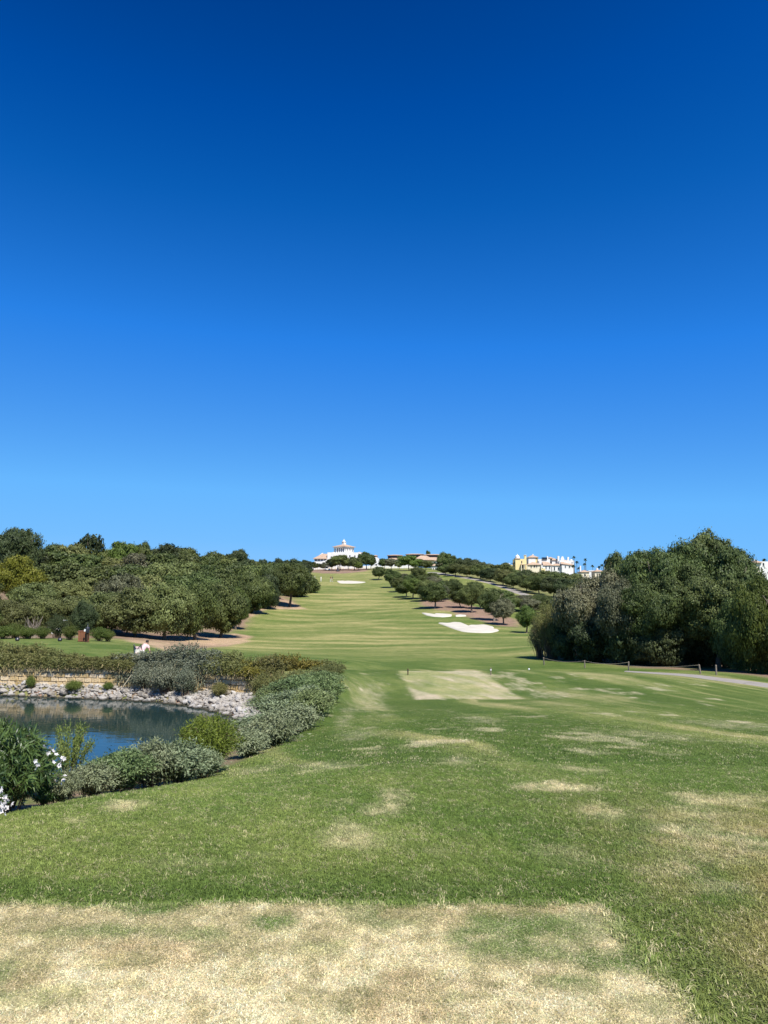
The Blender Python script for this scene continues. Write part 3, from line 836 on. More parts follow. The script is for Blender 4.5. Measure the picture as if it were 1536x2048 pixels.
ORD = ['first', 'second', 'third', 'fourth', 'fifth', 'sixth', 'seventh', 'eighth', 'ninth', 'tenth', 'eleventh', 'twelfth', 'thirteenth', 'fourteenth', 'fifteenth', 'sixteenth', 'seventeenth', 'eighteenth', 'nineteenth', 'twentieth']
ORD += ['twenty-' + w for w in ORD[:9]] + ['thirtieth'] + ['thirty-' + w for w in ORD[:9]]

# ------------------------------------------------------------------ the wood on the left slope
SKYL = [(-200, 1075), (0, 1082), (40, 1060), (75, 1075), (110, 1090), (180, 1092), (225, 1104), (260, 1090), (320, 1094), (370, 1093), (410, 1104), (445, 1110), (475, 1112), (510, 1120), (545, 1124), (600, 1128), (640, 1135)]
def skyline(px): return float(np.interp(px, [a for a, b in SKYL], [b for a, b in SKYL]))
WG = 'trees of the wood on the left slope'
row_words = {'front': 'in the front row of the left wood', 'second': 'in the second row of the left wood', 'middle': 'in the middle of the left wood',
             'upper': 'on the upper slope of the left wood', 'crest': 'along the skyline of the left wood'}
tone = {'olive': 'olive-green', 'oak': 'dark green', 'darkoak': 'very dark green', 'bright': 'bright green', 'greyolive': 'grey-green', 'yellow': 'yellow-green'}
front = [(-45, 76, 1205, 110, 'oak'), (22, 77, 1200, 95, 'olive'), (88, 82, 1196, 100, 'olive'), (150, 86, 1192, 92, 'olive'), (210, 88, 1183, 110, 'olive'), (272, 84, 1178, 128, 'olive'),
         (336, 86, 1168, 124, 'olive'), (392, 92, 1165, 118, 'oak'), (447, 100, 1166, 112, 'oak'), (476, 112, 1172, 62, 'bright')]
second = [(-60, 105, 1150, 130, 'oak'), (70, 108, 1165, 110, 'olive'), (130, 112, 1160, 110, 'olive'), (190, 112, 1158, 105, 'olive'), (245, 112, 1150, 105, 'greyolive'), (300, 114, 1152, 110, 'olive'),
          (352, 118, 1148, 108, 'oak'), (404, 124, 1145, 110, 'oak'), (455, 130, 1142, 105, 'oak'), (505, 138, 1148, 95, 'oak'), (536, 150, 1150, 80, 'darkoak')]
middle = [(-40, 140, 1118, 120, 'darkoak'), (105, 140, 1125, 105, 'oak'), (160, 140, 1128, 100, 'olive'), (212, 142, 1132, 100, 'oak'), (262, 144, 1128, 100, 'oak'), (312, 146, 1126, 100, 'olive'),
          (362, 150, 1124, 98, 'olive'), (412, 156, 1126, 95, 'oak'), (462, 162, 1128, 92, 'oak'), (505, 170, 1130, 85, 'oak'), (540, 178, 1134, 75, 'darkoak'), (590, 190, 1140, 66, 'oak'), (614, 205, 1146, 48, 'oak')]
upper = [(60, 165, 1098, 95, 'darkoak'), (118, 168, 1104, 90, 'oak'), (170, 170, 1108, 88, 'oak'), (220, 172, 1114, 86, 'olive'), (268, 174, 1108, 88, 'greyolive'), (318, 176, 1108, 86, 'oak'), (366, 178, 1108, 86, 'oak'),
         (412, 184, 1112, 82, 'oak'), (456, 190, 1118, 78, 'oak'), (498, 198, 1124, 72, 'darkoak'), (535, 206, 1128, 66, 'oak'), (570, 215, 1132, 60, 'oak'), (600, 232, 1134, 48, 'darkoak')]
crest = [(-30, 205, 1070, 100, 'darkoak'), (105, 205, 1088, 76, 'oak'), (145, 205, 1088, 70, 'olive'), (205, 208, 1098, 66, 'oak'), (292, 208, 1094, 66, 'oak'), (335, 210, 1090, 74, 'darkoak'), (380, 212, 1094, 70, 'oak'),
         (425, 216, 1103, 66, 'oak'), (450, 222, 1110, 50, 'oak'), (500, 235, 1117, 56, 'oak'), (528, 245, 1120, 44, 'darkoak'), (556, 255, 1119, 44, 'darkoak'), (582, 265, 1119, 46, 'darkoak'), (608, 280, 1124, 40, 'darkoak')]
for rn, rows in (('front', front), ('second', second), ('middle', middle), ('upper', upper), ('crest', crest)):
    i = 0
    for px, d, top, w, mt in sorted(rows):
        vis = px + w / 2 > 5
        cr = ('f%d' % rr.randrange(3)) if rn in ('front', 'second') else ('a%d' % rr.randrange(4))
        lab = '%s tree %s, %s from the left' % (tone[mt], row_words[rn], ORD[i])
        i += 1
        tree(px + rr.uniform(-4, 4), d + rr.uniform(-2, 2), top + rr.uniform(-2, 3), w * rr.uniform(.88, 1.04), cr, mt, 'oak_tree' if mt != 'olive' else 'olive_tree', lab, WG, low=(.11 if px > 230 else .04) if rn == 'front' else .0)
# the ones with a look of their own
tree(178, 80, 1203, 52, 'f1', 'darkoak', 'oak_tree', 'small dark green tree directly behind the brown litter bin', WG, low=.05)
tree(40, 118, 1113, 96, 'f0', 'yellow', 'broadleaf_tree', 'yellow-green rounded tree low on the left edge of the wood', WG, low=.12)
tree(38, 160, 1057, 100, 'f2', 'darkoak', 'oak_tree', 'tall dark domed tree standing highest on the left skyline', WG, low=.1)
tree(180, 208, 1068, 54, 'open', 'darkoak', 'umbrella_tree', 'lone airy dark tree with sky showing through, rising over the left skyline', WG, low=.35)
tree(246, 206, 1084, 56, 'a2', 'bright', 'broadleaf_tree', 'fresher green tree beside the gap in the left skyline', WG, low=.15)
tree(283, 214, 1084, 34, 'a1', 'oak', 'broadleaf_tree', 'slim spiky-topped tree just right of the fresh green skyline tree', WG, low=.1)
tree(474, 226, 1099, 52, 'a3', 'darkoak', 'pine_tree', 'dark flat-topped pine standing clear of the wood on its right slope', WG, low=.35)
tree(262, 150, 1132, 62, 'a0', 'darkoak', 'oak_tree', 'very dark tree in a hollow in the middle of the left wood', WG, low=.1)
# the leaning pair at the corner of the fairway
tree(581, 163, 1128, 86, 'f2', 'oak', 'oak_tree', 'spreading dark oak with a straight trunk at the fairway corner, right one of the pair', 'pair of oaks at the fairway corner', low=.30, trunk=TR[0])
tree(556, 166, 1126, 76, 'f1', 'oak', 'oak_tree', 'dark oak with a leaning trunk at the fairway corner, left one of the pair', 'pair of oaks at the fairway corner', low=.30, trunk=TR_P[1])

# ------------------------------------------------------------------ trees along the right of the fairway
FG = 'trees planted along the right side of the fairway'
fw_trees = [(757, 255, 1136, 27, 'oak'), (783, 222, 1141, 30, 'oak'), (797, 206, 1158, 32, 'oak'), (826, 181, 1159, 44, 'bright'), (869, 153, 1168, 54, 'oak'), (852, 173, 1162, 42, 'oak'), (836, 236, 1137, 32, 'oak'),
            (808, 230, 1150, 28, 'greyolive'), (864, 238, 1148, 27, 'oak'), (901, 176, 1161, 44, 'oak'), (882, 170, 1172, 32, 'greyolive'), (920, 154, 1185, 42, 'oak'), (942, 144, 1170, 48, 'oak'), (960, 152, 1181, 40, 'oak'),
            (986, 131, 1181, 48, 'oak'), (1005, 125, 1200, 42, 'greyolive'), (976, 164, 1178, 40, 'olive'), (1003, 160, 1182, 42, 'oak'), (1024, 150, 1195, 46, 'oak'), (1042, 152, 1193, 46, 'greyolive'), (1068, 160, 1191, 46, 'oak'),
            (818, 214, 1152, 30, 'oak'), (935, 168, 1178, 38, 'greyolive'), (845, 205, 1153, 34, 'oak'), (866, 200, 1155, 34, 'greyolive'), (889, 190, 1164, 36, 'oak'), (912, 182, 1170, 36, 'oak'), (948, 172, 1166, 36, 'oak'), (1058, 142, 1200, 40, 'greyolive'), (1083, 150, 1193, 44, 'oak'), (1100, 138, 1202, 46, 'oak'), (812, 188, 1166, 34, 'oak'), (1010, 140, 1196, 40, 'oak')]
fw_trees.sort(key=lambda t: -t[1])
for i, (px, d, top, w, mt) in enumerate(fw_trees):
    tree(px, d, top - 2.5, w * 1.14, 'f%d' % rr.randrange(3), mt, 'olive_tree' if mt == 'greyolive' else 'oak_tree', '%s round-headed tree beside the mown fairway, %s counting down from the clubhouse' % (tone[mt], ORD[i]), FG, low=.27, trunk=TR_P[rr.randrange(2)] if rr.random() < .6 else None)
tree(1050, 111, 1211, 44, 'f0', 'bright', 'pine_tree', 'bright green young pine beside the feathery shrub at the lower end of the fairway trees', FG, low=.22)

# wood beyond the far path
PG = 'trees along the far path'
rowA = [(893, 262, 1128, 34), (912, 256, 1126, 36), (934, 250, 1128, 38), (957, 243, 1131, 38), (980, 236, 1135, 38), (1003, 228, 1140, 40), (1026, 221, 1146, 42), (1050, 214, 1149, 46), (1076, 206, 1150, 50), (1103, 199, 1153, 52), (1132, 195, 1158, 54), (1164, 190, 1162, 58)]
rowB = [(905, 295, 1113, 34), (930, 290, 1117, 34), (955, 285, 1121, 36), (978, 275, 1126, 38), (1003, 270, 1127, 38), (1028, 262, 1138, 38), (1056, 255, 1141, 40), (1086, 250, 1143, 42), (1115, 246, 1145, 44), (1145, 240, 1145, 46), (1178, 235, 1156, 50), (1210, 230, 1154, 54)]
for rn, rows in (('front', rowA), ('back', rowB)):
    for i, (px, d, top, w) in enumerate(rows):
        mt = rr.choice(['oak', 'oak', 'darkoak', 'olive'])
        tree(px + rr.uniform(-3, 3), d, top + rr.uniform(-2, 2), w * 1.12, 'a%d' % rr.randrange(4) if rn == 'back' else 'f%d' % rr.randrange(3), mt, 'oak_tree', '%s tree, %s row beyond the far path, %s from the clubhouse end' % (tone[mt], rn, ORD[i]), PG, low=.2 if rn == 'front' else .1)
tree(890, 300, 1104, 30, 'a1', 'oak', 'oak_tree', 'dark tree rising behind the tiled roof of the long building', PG, low=.1)
tree(856, 420, 1101, 10, 'a2', 'oak', 'oak_tree', 'small treetop showing above the clerestory roofs of the long building', PG, low=.3)
tree(1224, 290, 1117, 44, 'a2', 'oak', 'oak_tree', 'rounded tree on the horizon between the palms and the big tree', PG, low=.05)
tree(1252, 300, 1120, 30, 'a0', 'darkoak', 'oak_tree', 'dark tree on the horizon at the shoulder of the big tree', PG, low=.05)
# round the clubhouse
CG = 'garden trees in front of the clubhouse'
club = [(598, 322, 1121, 26, 'oak'), (612, 330, 1120, 24, 'darkoak'), (628, 335, 1124, 24, 'oak'), (648, 322, 1125, 18, 'greyolive'), (664, 325, 1118, 24, 'darkoak'), (681, 318, 1110, 36, 'oak'), (697, 328, 1117, 24, 'darkoak'),
        (709, 315, 1114, 24, 'olive'), (718, 312, 1124, 18, 'bright'), (733, 322, 1104, 30, 'oak'), (742, 330, 1114, 18, 'darkoak'), (769, 330, 1117, 26, 'oak'), (783, 325, 1118, 26, 'greyolive'), (798, 322, 1122, 18, 'olive'),
        (818, 300, 1111, 44, 'bright'), (852, 305, 1122, 26, 'oak'), (842, 318, 1118, 20, 'darkoak'), (886, 300, 1124, 26, 'greyolive'), (874, 318, 1126, 22, 'oak')]
for i, (px, d, top, w, mt) in enumerate(sorted(club)):
    tree(px, d, top, w * 1.08, 'a%d' % rr.randrange(4), mt, 'garden_tree', '%s garden tree before the white clubhouse buildings, %s from the left' % (tone[mt], ORD[i]), CG, low=.28)

# ------------------------------------------------------------------ big trees on the right
BG = 'big trees by the roped posts'
big = [(1186, 63, 1146, 150, 'b0', 'greyolive', .16, 'wild_olive', 'broad grey-green wild olive at the left end of the big trees'),
       (1266, 68, 1104, 125, 'b1', 'bigleaf', .30, 'oak_tree', 'rounded dark tree forming the left shoulder of the big trees'),
       (1325, 61, 1086, 170, 'b2', 'bigleaf', .32, 'oak_tree', 'tall dark spreading tree behind the two posts joined by a rope'),
       (1392, 65, 1069, 175, 'b0', 'bigleaf', .34, 'oak_tree', 'tallest of the big dark trees, its top against the sky'),
       (1446, 60, 1098, 150, 'b1', 'bigleaf', .30, 'oak_tree', 'big dark tree sloping down towards the white villa at the edge'),
       (1508, 48, 1158, 140, 'b2', 'bright', .0, 'broadleaf_tree', 'fresh green leafy tree reaching the ground beside the gravel path'),
       (1600, 46, 1158, 170, 'b0', 'bigleaf', .0, 'broadleaf_tree', 'dark green tree cut off by the right edge beside the path'),
       (1425, 55, 1160, 150, 'b1', 'bigleaf', .32, 'oak_tree', 'lower tree with overhanging boughs above the last post'),
       (1244, 59, 1160, 130, 'b2', 'greyolive', .20, 'wild_olive', 'grey-green tree filling in between the wild olive and the tall spreading tree'),
       (1310, 57, 1160, 140, 'b0', 'bigleaf', .34, 'oak_tree', 'dark bushy tree low in front of the tall spreading tree'),
       (1465, 52, 1190, 110, 'b1', 'oak', .02, 'broadleaf_tree', 'low leafy tree behind the nearest post, joined to the fresh green tree'),
       (1365, 58, 1130, 130, 'b2', 'bigleaf', .42, 'oak_tree', 'middle dark tree between the tall spreading tree and the overhanging boughs'),
       (1560, 75, 1152, 150, 'b2', 'bigleaf', .15, 'oak_tree', 'dark tree behind the fresh green leafy one')]
for px, d, top, w, cr, mt, low, nm, lab in big:
    tree(px, d, top, w, cr, mt, nm, lab, BG, low=low)
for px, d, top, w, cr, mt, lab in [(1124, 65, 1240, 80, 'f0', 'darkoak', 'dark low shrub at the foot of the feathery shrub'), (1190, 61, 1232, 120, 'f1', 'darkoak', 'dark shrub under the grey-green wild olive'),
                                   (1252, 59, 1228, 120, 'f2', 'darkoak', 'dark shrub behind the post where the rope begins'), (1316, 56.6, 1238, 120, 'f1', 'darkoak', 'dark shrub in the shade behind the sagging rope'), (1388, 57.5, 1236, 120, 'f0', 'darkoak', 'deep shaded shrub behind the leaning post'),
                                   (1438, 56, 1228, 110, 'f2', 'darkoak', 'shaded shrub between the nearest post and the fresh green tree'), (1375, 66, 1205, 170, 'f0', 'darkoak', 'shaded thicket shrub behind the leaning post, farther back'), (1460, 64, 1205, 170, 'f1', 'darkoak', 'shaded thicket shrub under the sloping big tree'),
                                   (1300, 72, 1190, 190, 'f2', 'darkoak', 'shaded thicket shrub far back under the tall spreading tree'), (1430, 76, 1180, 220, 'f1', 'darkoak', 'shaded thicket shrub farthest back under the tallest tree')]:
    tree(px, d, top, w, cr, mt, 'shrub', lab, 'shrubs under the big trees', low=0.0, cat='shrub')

# ------------------------------------------------------------------ shrubs made of twigs and leaves
def bush_meshes(seed, n_twig, per, leaf, wid, arch=.35, up=.9, spread=.9, jitter=.05, start=.3, along=.5, droop=.25):
    """unit shrub: radius 1, height 1; returns (leaf verts, faces, tint, twig MB)"""
    rng = np.random.default_rng(seed); mb = MB()
    C, Nn, Ax, T = [], [], [], []
    for i in range(n_twig):
        a = rng.uniform(0, 2 * math.pi); e = rng.uniform(.02, 1) ** .7
        o = np.array([math.cos(a), math.sin(a)])
        R = spread * (1 - (1 - e) ** 1.5) * rng.uniform(.75, 1.05); Z = up * math.sqrt(max(0, 1 - (R * .92) ** 2)) * rng.uniform(.72, 1.08)
        p0 = np.array([*(o * rng.uniform(0, .45) * R), 0.0]); p3 = np.array([*(o * R), Z])
        p1 = p0 + np.array([*(o * R * .12), Z * .55]); p2 = p3 - np.array([*(o * R * arch), -Z * .05]) 
        t = np.linspace(0, 1, 7)[:, None]
        path = (1-t)**3 * p0 + 3*(1-t)**2*t * p1 + 3*(1-t)*t*t * p2 + t**3 * p3
        if i % 3 == 0: mb.tube(path, list(np.linspace(.014, .004, 7)), 3, False)
        u = rng.uniform(start, 1, per)[:, None]
        q = (1-u)**3 * p0 + 3*(1-u)**2*u * p1 + 3*(1-u)*u*u * p2 + u**3 * p3
        tg = 3*(1-u)**2*(p1-p0) + 6*(1-u)*u*(p2-p1) + 3*u*u*(p3-p2)
        tg /= np.linalg.norm(tg, axis=1)[:, None] + 1e-9
        rnd = rng.normal(size=(per, 3))
        C.append(q + rnd * jitter * (.6 + u)); ax = tg * along + rnd * .6; ax[:, 2] -= droop * 0; Ax.append(ax)
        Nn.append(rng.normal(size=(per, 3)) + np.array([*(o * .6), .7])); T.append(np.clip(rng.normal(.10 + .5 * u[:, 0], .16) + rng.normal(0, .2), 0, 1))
    C, Nn, Ax, T = map(np.concatenate, (C, Nn, Ax, T))
    sz = leaf * np.random.default_rng(seed + 1).uniform(.6, 1.3, len(C))
    Vv, Ff = kites(C, Nn, sz, sz * wid, rng, 0, Ax)
    Vv[:, 2] = np.maximum(Vv[:, 2], -.06)
    return Vv, Ff, T, mb

BM = {}
def bush_kind(key, mats, **kw):
    Vv, Ff, T, mb = bush_meshes(**kw)
    BM[key] = ({m: fast_mesh('shrub_foliage', Vv, Ff, M[m], T) for m in mats}, mb.mesh('shrub_stems', M['twig']))
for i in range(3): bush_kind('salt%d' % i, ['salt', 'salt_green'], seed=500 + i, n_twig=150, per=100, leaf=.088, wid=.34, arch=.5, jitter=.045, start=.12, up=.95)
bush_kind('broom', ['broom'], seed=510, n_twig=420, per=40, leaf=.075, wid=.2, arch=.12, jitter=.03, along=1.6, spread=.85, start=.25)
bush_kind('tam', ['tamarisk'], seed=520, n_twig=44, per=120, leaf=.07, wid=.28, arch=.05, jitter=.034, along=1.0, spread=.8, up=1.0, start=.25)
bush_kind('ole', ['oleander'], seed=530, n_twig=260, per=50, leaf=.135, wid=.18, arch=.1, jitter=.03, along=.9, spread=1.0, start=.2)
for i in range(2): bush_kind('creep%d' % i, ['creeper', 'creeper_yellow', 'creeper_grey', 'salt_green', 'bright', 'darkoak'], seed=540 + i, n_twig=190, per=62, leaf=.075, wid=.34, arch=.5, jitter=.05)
bush_kind('wispy', ['creeper', 'greyolive'], seed=550, n_twig=420, per=60, leaf=.05, wid=.2, arch=.2, jitter=.03, along=1.6, spread=.95, start=.35)

def bush(px, d, top, wpx, kind, mat, name, label, group=None, deep=1.0, cat='shrub', xy=None):
    x, y = xd(px, d) if xy is None else xy
    z0 = h1(x, y); r = wpx / 2 * d / F; h = max(ztop(px, top, d) - z0, .25)
    o = empty(name, (x, y, z0 - .02), rr.uniform(0, 6.28)); tag(o, label, cat, group)
    fol, st = BM[kind]
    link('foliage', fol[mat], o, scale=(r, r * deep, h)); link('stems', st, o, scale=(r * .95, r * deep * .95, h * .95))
    return o

NG = 'grey saltbushes along the near bank of the pond'
near = [(148, 7.3, 1538, 90, 'salt'), (205, 7.9, 1520, 110, 'salt'), (262, 8.3, 1500, 120, 'salt_green'), (318, 8.9, 1478, 130, 'salt'), (372, 9.1, 1484, 120, 'salt'), (415, 9.6, 1500, 90, 'salt'),
        (250, 10.2, 1512, 130, 'salt_green'), (340, 11.0, 1490, 110, 'salt_green'),
        (505, 12.4, 1462, 100, 'salt'), (550, 13.6, 1430, 120, 'salt'), (592, 15.5, 1404, 120, 'salt'), (628, 17.6, 1380, 110, 'salt_green'), (530, 16.5, 1428, 120, 'salt'), (575, 19, 1392, 120, 'salt'),
        (615, 21, 1366, 110, 'salt'), (652, 22.0, 1356, 80, 'salt_green'), (560, 24, 1382, 110, 'salt_green'), (600, 26, 1356, 110, 'salt_green'), (645, 27, 1342, 90, 'salt_green'), (560, 30, 1362, 100, 'salt_green'), (610, 31, 1340, 90, 'creeper'), (655, 31.5, 1332, 70, 'creeper')]
for i, (px, d, top, w, mt) in enumerate(near):
    if mt == 'creeper': k = 'creep%d' % (i % 2)
    else: k = 'salt%d' % (i % 3)
    lab = '%s saltbush on the pond bank, %s from the white oleander round to the wall' % ({'salt': 'silver-grey', 'salt_green': 'grey-green', 'creeper': 'olive-green'}[mt], ORD[i])
    bush(px, d, top + rr.uniform(-6, 8), w * rr.uniform(1.15, 1.4), k, mt, 'saltbush', lab, NG, deep=rr.uniform(.8, 1.1))
bush(428, 10.2, 1422, 160, 'broom', 'broom', 'broom_shrub', 'bright green dense broom shrub standing before the pond among grey saltbushes')
bush(158, 9.6, 1448, 118, 'tam', 'tamarisk', 'young_shrub', 'light green upright leafy shrub with open twigs against the blue water')
bush(110, 8.8, 1500, 60, 'tam', 'tamarisk', 'young_shrub', 'small light green sprig between the white oleander and the open leafy shrub')

def oleander(px, d, top, wpx, label, nfl):
    o = bush(px, d, top, wpx, 'ole', 'oleander', 'oleander', label, 'white flowering oleanders on the near bank')
    h = o.children[0].scale.z; r = o.children[0].scale.x
    rng = np.random.default_rng(int(px) + 900)
    for k in range(nfl):
        a = rng.uniform(math.pi * .9, math.pi * 2.1) - o.rotation_euler.z; e = rng.uniform(.35, 1.0)
        R = 1.10 * math.sin(e * 1.45); Z = 1.10 * math.cos(e * 1.35)
        c0 = np.array([math.cos(a) * R * r, math.sin(a) * R * r, Z * h])
        nf = rng.integers(3, 9); C, Nn = [], []
        for f in range(nf):
            fc = c0 + rng.normal(size=3) * .028; ax = rng.normal(size=3) + np.array([math.cos(a), math.sin(a), .6]); ax /= np.linalg.norm(ax)
            s = np.cross(ax, [0, 0, 1]); s /= np.linalg.norm(s) + 1e-9; t = np.cross(ax, s)
            for p in range(5):
                an = 2 * math.pi * p / 5
                dr = s * math.cos(an) + t * math.sin(an)
                C.append((fc + dr * .011, ax + dr * -.35, dr))
        cc_ = np.array([c[0] for c in C]); nn_ = np.array([c[1] for c in C]); aa_ = np.array([c[2] for c in C])
        Vv, Ff = kites(cc_, nn_, .026, .021, rng, 0, aa_)
        link('flower_cluster', fast_mesh('flower_cluster', Vv, Ff, M['petal'], rng.uniform(0, 1, len(Ff))), o)
    return o
oleander(24, 6.8, 1436, 230, 'white flowering oleander with long dark leaves in the near corner of the pond bank', 28)
oleander(-40, 6.0, 1560, 150, 'lower white flowering oleander at the very edge of the lawn', 24)
oleander(112, 7.2, 1558, 70, 'small leafy oleander between the big one and the grey saltbushes', 2)

# feathery shrub and small bushes on the far side
bush(1096, 66, 1200, 92, 'wispy', 'creeper', 'feathery_shrub', 'tall feathery grey-green shrub in front of the big trees at the fairway edge')
bush(1075, 67, 1232, 50, 'wispy', 'greyolive', 'feathery_shrub', 'lower feathery shrub on the fairway side of the tall one')
for px, d, top, w, lab in [(15, 64, 1252, 60, 'low green bush behind the left tee, first from the left'), (62, 64.5, 1254, 56, 'low green bush behind the left tee, second from the left'), (148, 64, 1249, 44, 'low green bush left of the brown litter bin'), (205, 65, 1254, 50, 'low green bush right of the brown litter bin'), (-20, 65, 1250, 60, 'low green bush cut by the left edge behind the left tee'), (38, 66, 1246, 56, 'taller green bush between the first two low bushes'), (92, 65, 1252, 44, 'low green bush in front of the bare grey stems'), (222, 66, 1258, 34, 'last low green bush at the edge of the bare soil')]:
    bush(px, d, top, w, 'creep%d' % (px % 2), 'bright', 'bush', lab, 'low bushes behind the left tee', cat='bush')
o = bush(122, 67, 1228, 62, 'creep0', 'darkoak', 'oleander', 'white flowering oleander at the foot of the left wood, beside bare grey stems', deep=.7)
rng = np.random.default_rng(77)
for k in range(26):
    a = rng.uniform(math.pi * .95, math.pi * 2.05) - o.rotation_euler.z; e = rng.uniform(.15, 1)
    c0 = np.array([math.cos(a) * .95 * math.sin(e * 1.5) * o.children[0].scale.x, math.sin(a) * .7 * math.sin(e * 1.5) * o.children[0].scale.x, o.children[0].scale.z * math.cos(e * 1.2)])
    C = c0 + rng.normal(size=(7, 3)) * .07
    Vv, Ff = kites(C, rng.normal(size=(7, 3)) + np.array([0, 0, .5]), .10, .08, rng)
    link('flower_cluster', fast_mesh('flower_cluster', Vv, Ff, M['petal'], rng.uniform(0, 1, 7)), o)
# bare grey stems beside it
x, y = xd(72, 67); mb = MB(); r2 = random.Random(5)
for k in range(26):
    a = r2.uniform(0, 6.28); s = r2.uniform(.2, 1.0); hh = r2.uniform(.9, 2.0)
    b0 = Vector((r2.uniform(-.4, .4), r2.uniform(-.3, .3), -.05))
    mid = b0 + Vector((math.cos(a) * s * .3, math.sin(a) * s * .3, hh * .5)); e = b0 + Vector((math.cos(a) * s, math.sin(a) * s, hh))
    mb.tube([b0, mid, e], [.035, .025, .01], 5)
    mb.tube([mid, mid + Vector((r2.uniform(-.4, .4), r2.uniform(-.3, .3), .5))], [.018, .006], 4)
bs = mb.build('dead_shrub', M['pale_bark'], loc=(x, y, h1(x, y))); tag(bs, 'leafless pale grey shrub of bare stems left of the far white oleander', 'shrub')

# ------------------------------------------------------------------ the retaining wall and its stones
def along(line, s):
    p = np.asarray(line); L = np.concatenate([[0], np.cumsum(np.hypot(*np.diff(p, axis=0).T))])
    s = np.clip(s, 0, L[-1] - 1e-6); i = np.searchsorted(L, s, 'right') - 1
    t = (s - L[i]) / (L[i + 1] - L[i]); d = (p[i + 1] - p[i]); d = d / np.linalg.norm(d)
    return p[i] + (p[i + 1] - p[i]) * t, d, L[-1]
_, _, WL = along(WALL, 0)
WB, WT_ = EYE - 4.96, EYE - 4.0
wall = empty('retaining_wall', (*along(WALL, WL * .6)[0], WB))
tag(wall, 'low golden stone retaining wall on the far side of the pond, half hidden by plants', 'wall')
bpy.context.view_layer.update()
def stone_mesh(seed):
    """a roughly dressed block, unit size, bulging face"""
    r3 = random.Random(seed); mb = MB()
    def j(a): return a + r3.uniform(-.035, .035)
    vs = []
    for y_, k in ((.5, 1.0), (-.32, 1.0), (-.5, .84)):
        for sx, sz in ((-1, -1), (1, -1), (1, 1), (-1, 1)):
            vs.append((j(sx * .5 * k), y_ + r3.uniform(-.06, .06), j(sz * .5 * k)))
    fs = [(3, 2, 1, 0), (8, 9, 10, 11)]
    for b in (0, 4): fs += [(b + i, b + (i + 1) % 4, b + 4 + (i + 1) % 4, b + 4 + i) for i in range(4)]
    return MB().add(vs, fs).mesh('stone', M['stone'])
STONES = [stone_mesh(700 + i) for i in range(10)]
back = MB()
k = 80
for i in range(k):
    a, da, _ = along(WALL, WL * i / k); b, db, _ = along(WALL, WL * (i + 1) / k)
    n_ = np.array([-da[1], da[0]]); 
    if n_[1] < 0: n_ = -n_
    A1, A2, B1, B2 = a + n_ * .09, a + n_ * .42, b + n_ * .09, b + n_ * .42
    w0 = WB - .4 - wall.location.z; w1 = WT_ - .03 - wall.location.z; ox, oy = wall.location.x, wall.location.y
    back.add([(A1[0]-ox, A1[1]-oy, w0), (B1[0]-ox, B1[1]-oy, w0), (B2[0]-ox, B2[1]-oy, w0), (A2[0]-ox, A2[1]-oy, w0), (A1[0]-ox, A1[1]-oy, w1), (B1[0]-ox, B1[1]-oy, w1), (B2[0]-ox, B2[1]-oy, w1), (A2[0]-ox, A2[1]-oy, w1)],
             [(4, 5, 6, 7), (0, 1, 5, 4), (2, 3, 7, 6)])
back.build('joint_fill', M['mortar'], wall)
r3 = random.Random(21)
z = WB - .12
s_vis0 = None
for c in range(5):
    hgt = (.27, .24, .23, .22, .20)[c]
    s = r3.uniform(0, .3)
    while s < WL - .1:
        w = r3.uniform(.30, .62)
        p, d_, _ = along(WALL, s + w / 2)
        pxl = p[0] / p[1] * F + 768
        if pxl > -40 and not (c == 4 and r3.random() < .35):
            st = link('stone', STONES[r3.randrange(10)], wall, loc=(p[0] - wall.location.x, p[1] - wall.location.y, z + hgt / 2 - wall.location.z), rot=(0, r3.uniform(-.02, .02), math.atan2(d_[1], d_[0])), scale=(w * .955, .30 + r3.uniform(-.03, .05), hgt * .93))
        s += w
    z += hgt

# ------------------------------------------------------------------ rocks of the pond edge
def rock_mesh(seed):
    rng = np.random.default_rng(seed)
    bm = bmesh.new(); bmesh.ops.create_icosphere(bm, subdivisions=2, radius=.5)
    cuts = [(lambda v: v / np.linalg.norm(v))(rng.normal(size=3)) for _ in range(7)]; hs = rng.uniform(.27, .42, 7)
    for v in bm.verts:
        q_ = np.array(v.co)
        for cn, ch in zip(cuts, hs):
            dd = q_ @ cn
            if dd > ch: q_ = q_ - cn * (dd - ch)
        v.co = q_ + rng.normal(size=3) * .008
    me = bpy.data.meshes.new('rock'); bm.to_mesh(me); bm.free(); me.materials.append(M['rock']); return me
ROCKS = [rock_mesh(800 + i) for i in range(9)]
cand = []
r4 = random.Random(31)
pos = []
tries = 0
_, _, SL = along(SHORE, 0)
while len(pos) < 1500 and tries < 30000:
    tries += 1
    s = r4.uniform(.05, SL); p, d_, _ = along(SHORE, s); n_ = np.array([-d_[1], d_[0]])
    p2 = p + n_ * .5
    if poly_sd(np.array([p2[0]]), np.array([p2[1]]), POND)[0] > 0: n_ = -n_
    off = r4.uniform(-.3, 2.9); q = p + n_ * off
    if poly_sd(np.array([q[0]]), np.array([q[1]]), BASIN)[0] < .28: continue
    sz = (.15 + .31 * r4.random() ** 1.8) * (1.15 if off < .5 else 1)
    if any((q[0] - a) ** 2 + (q[1] - b) ** 2 < ((sz + c) * .27) ** 2 for a, b, c in pos): continue
    pos.append((q[0], q[1], sz))
order = sorted(pos, key=lambda t: -t[2] / t[1])
small = MB()
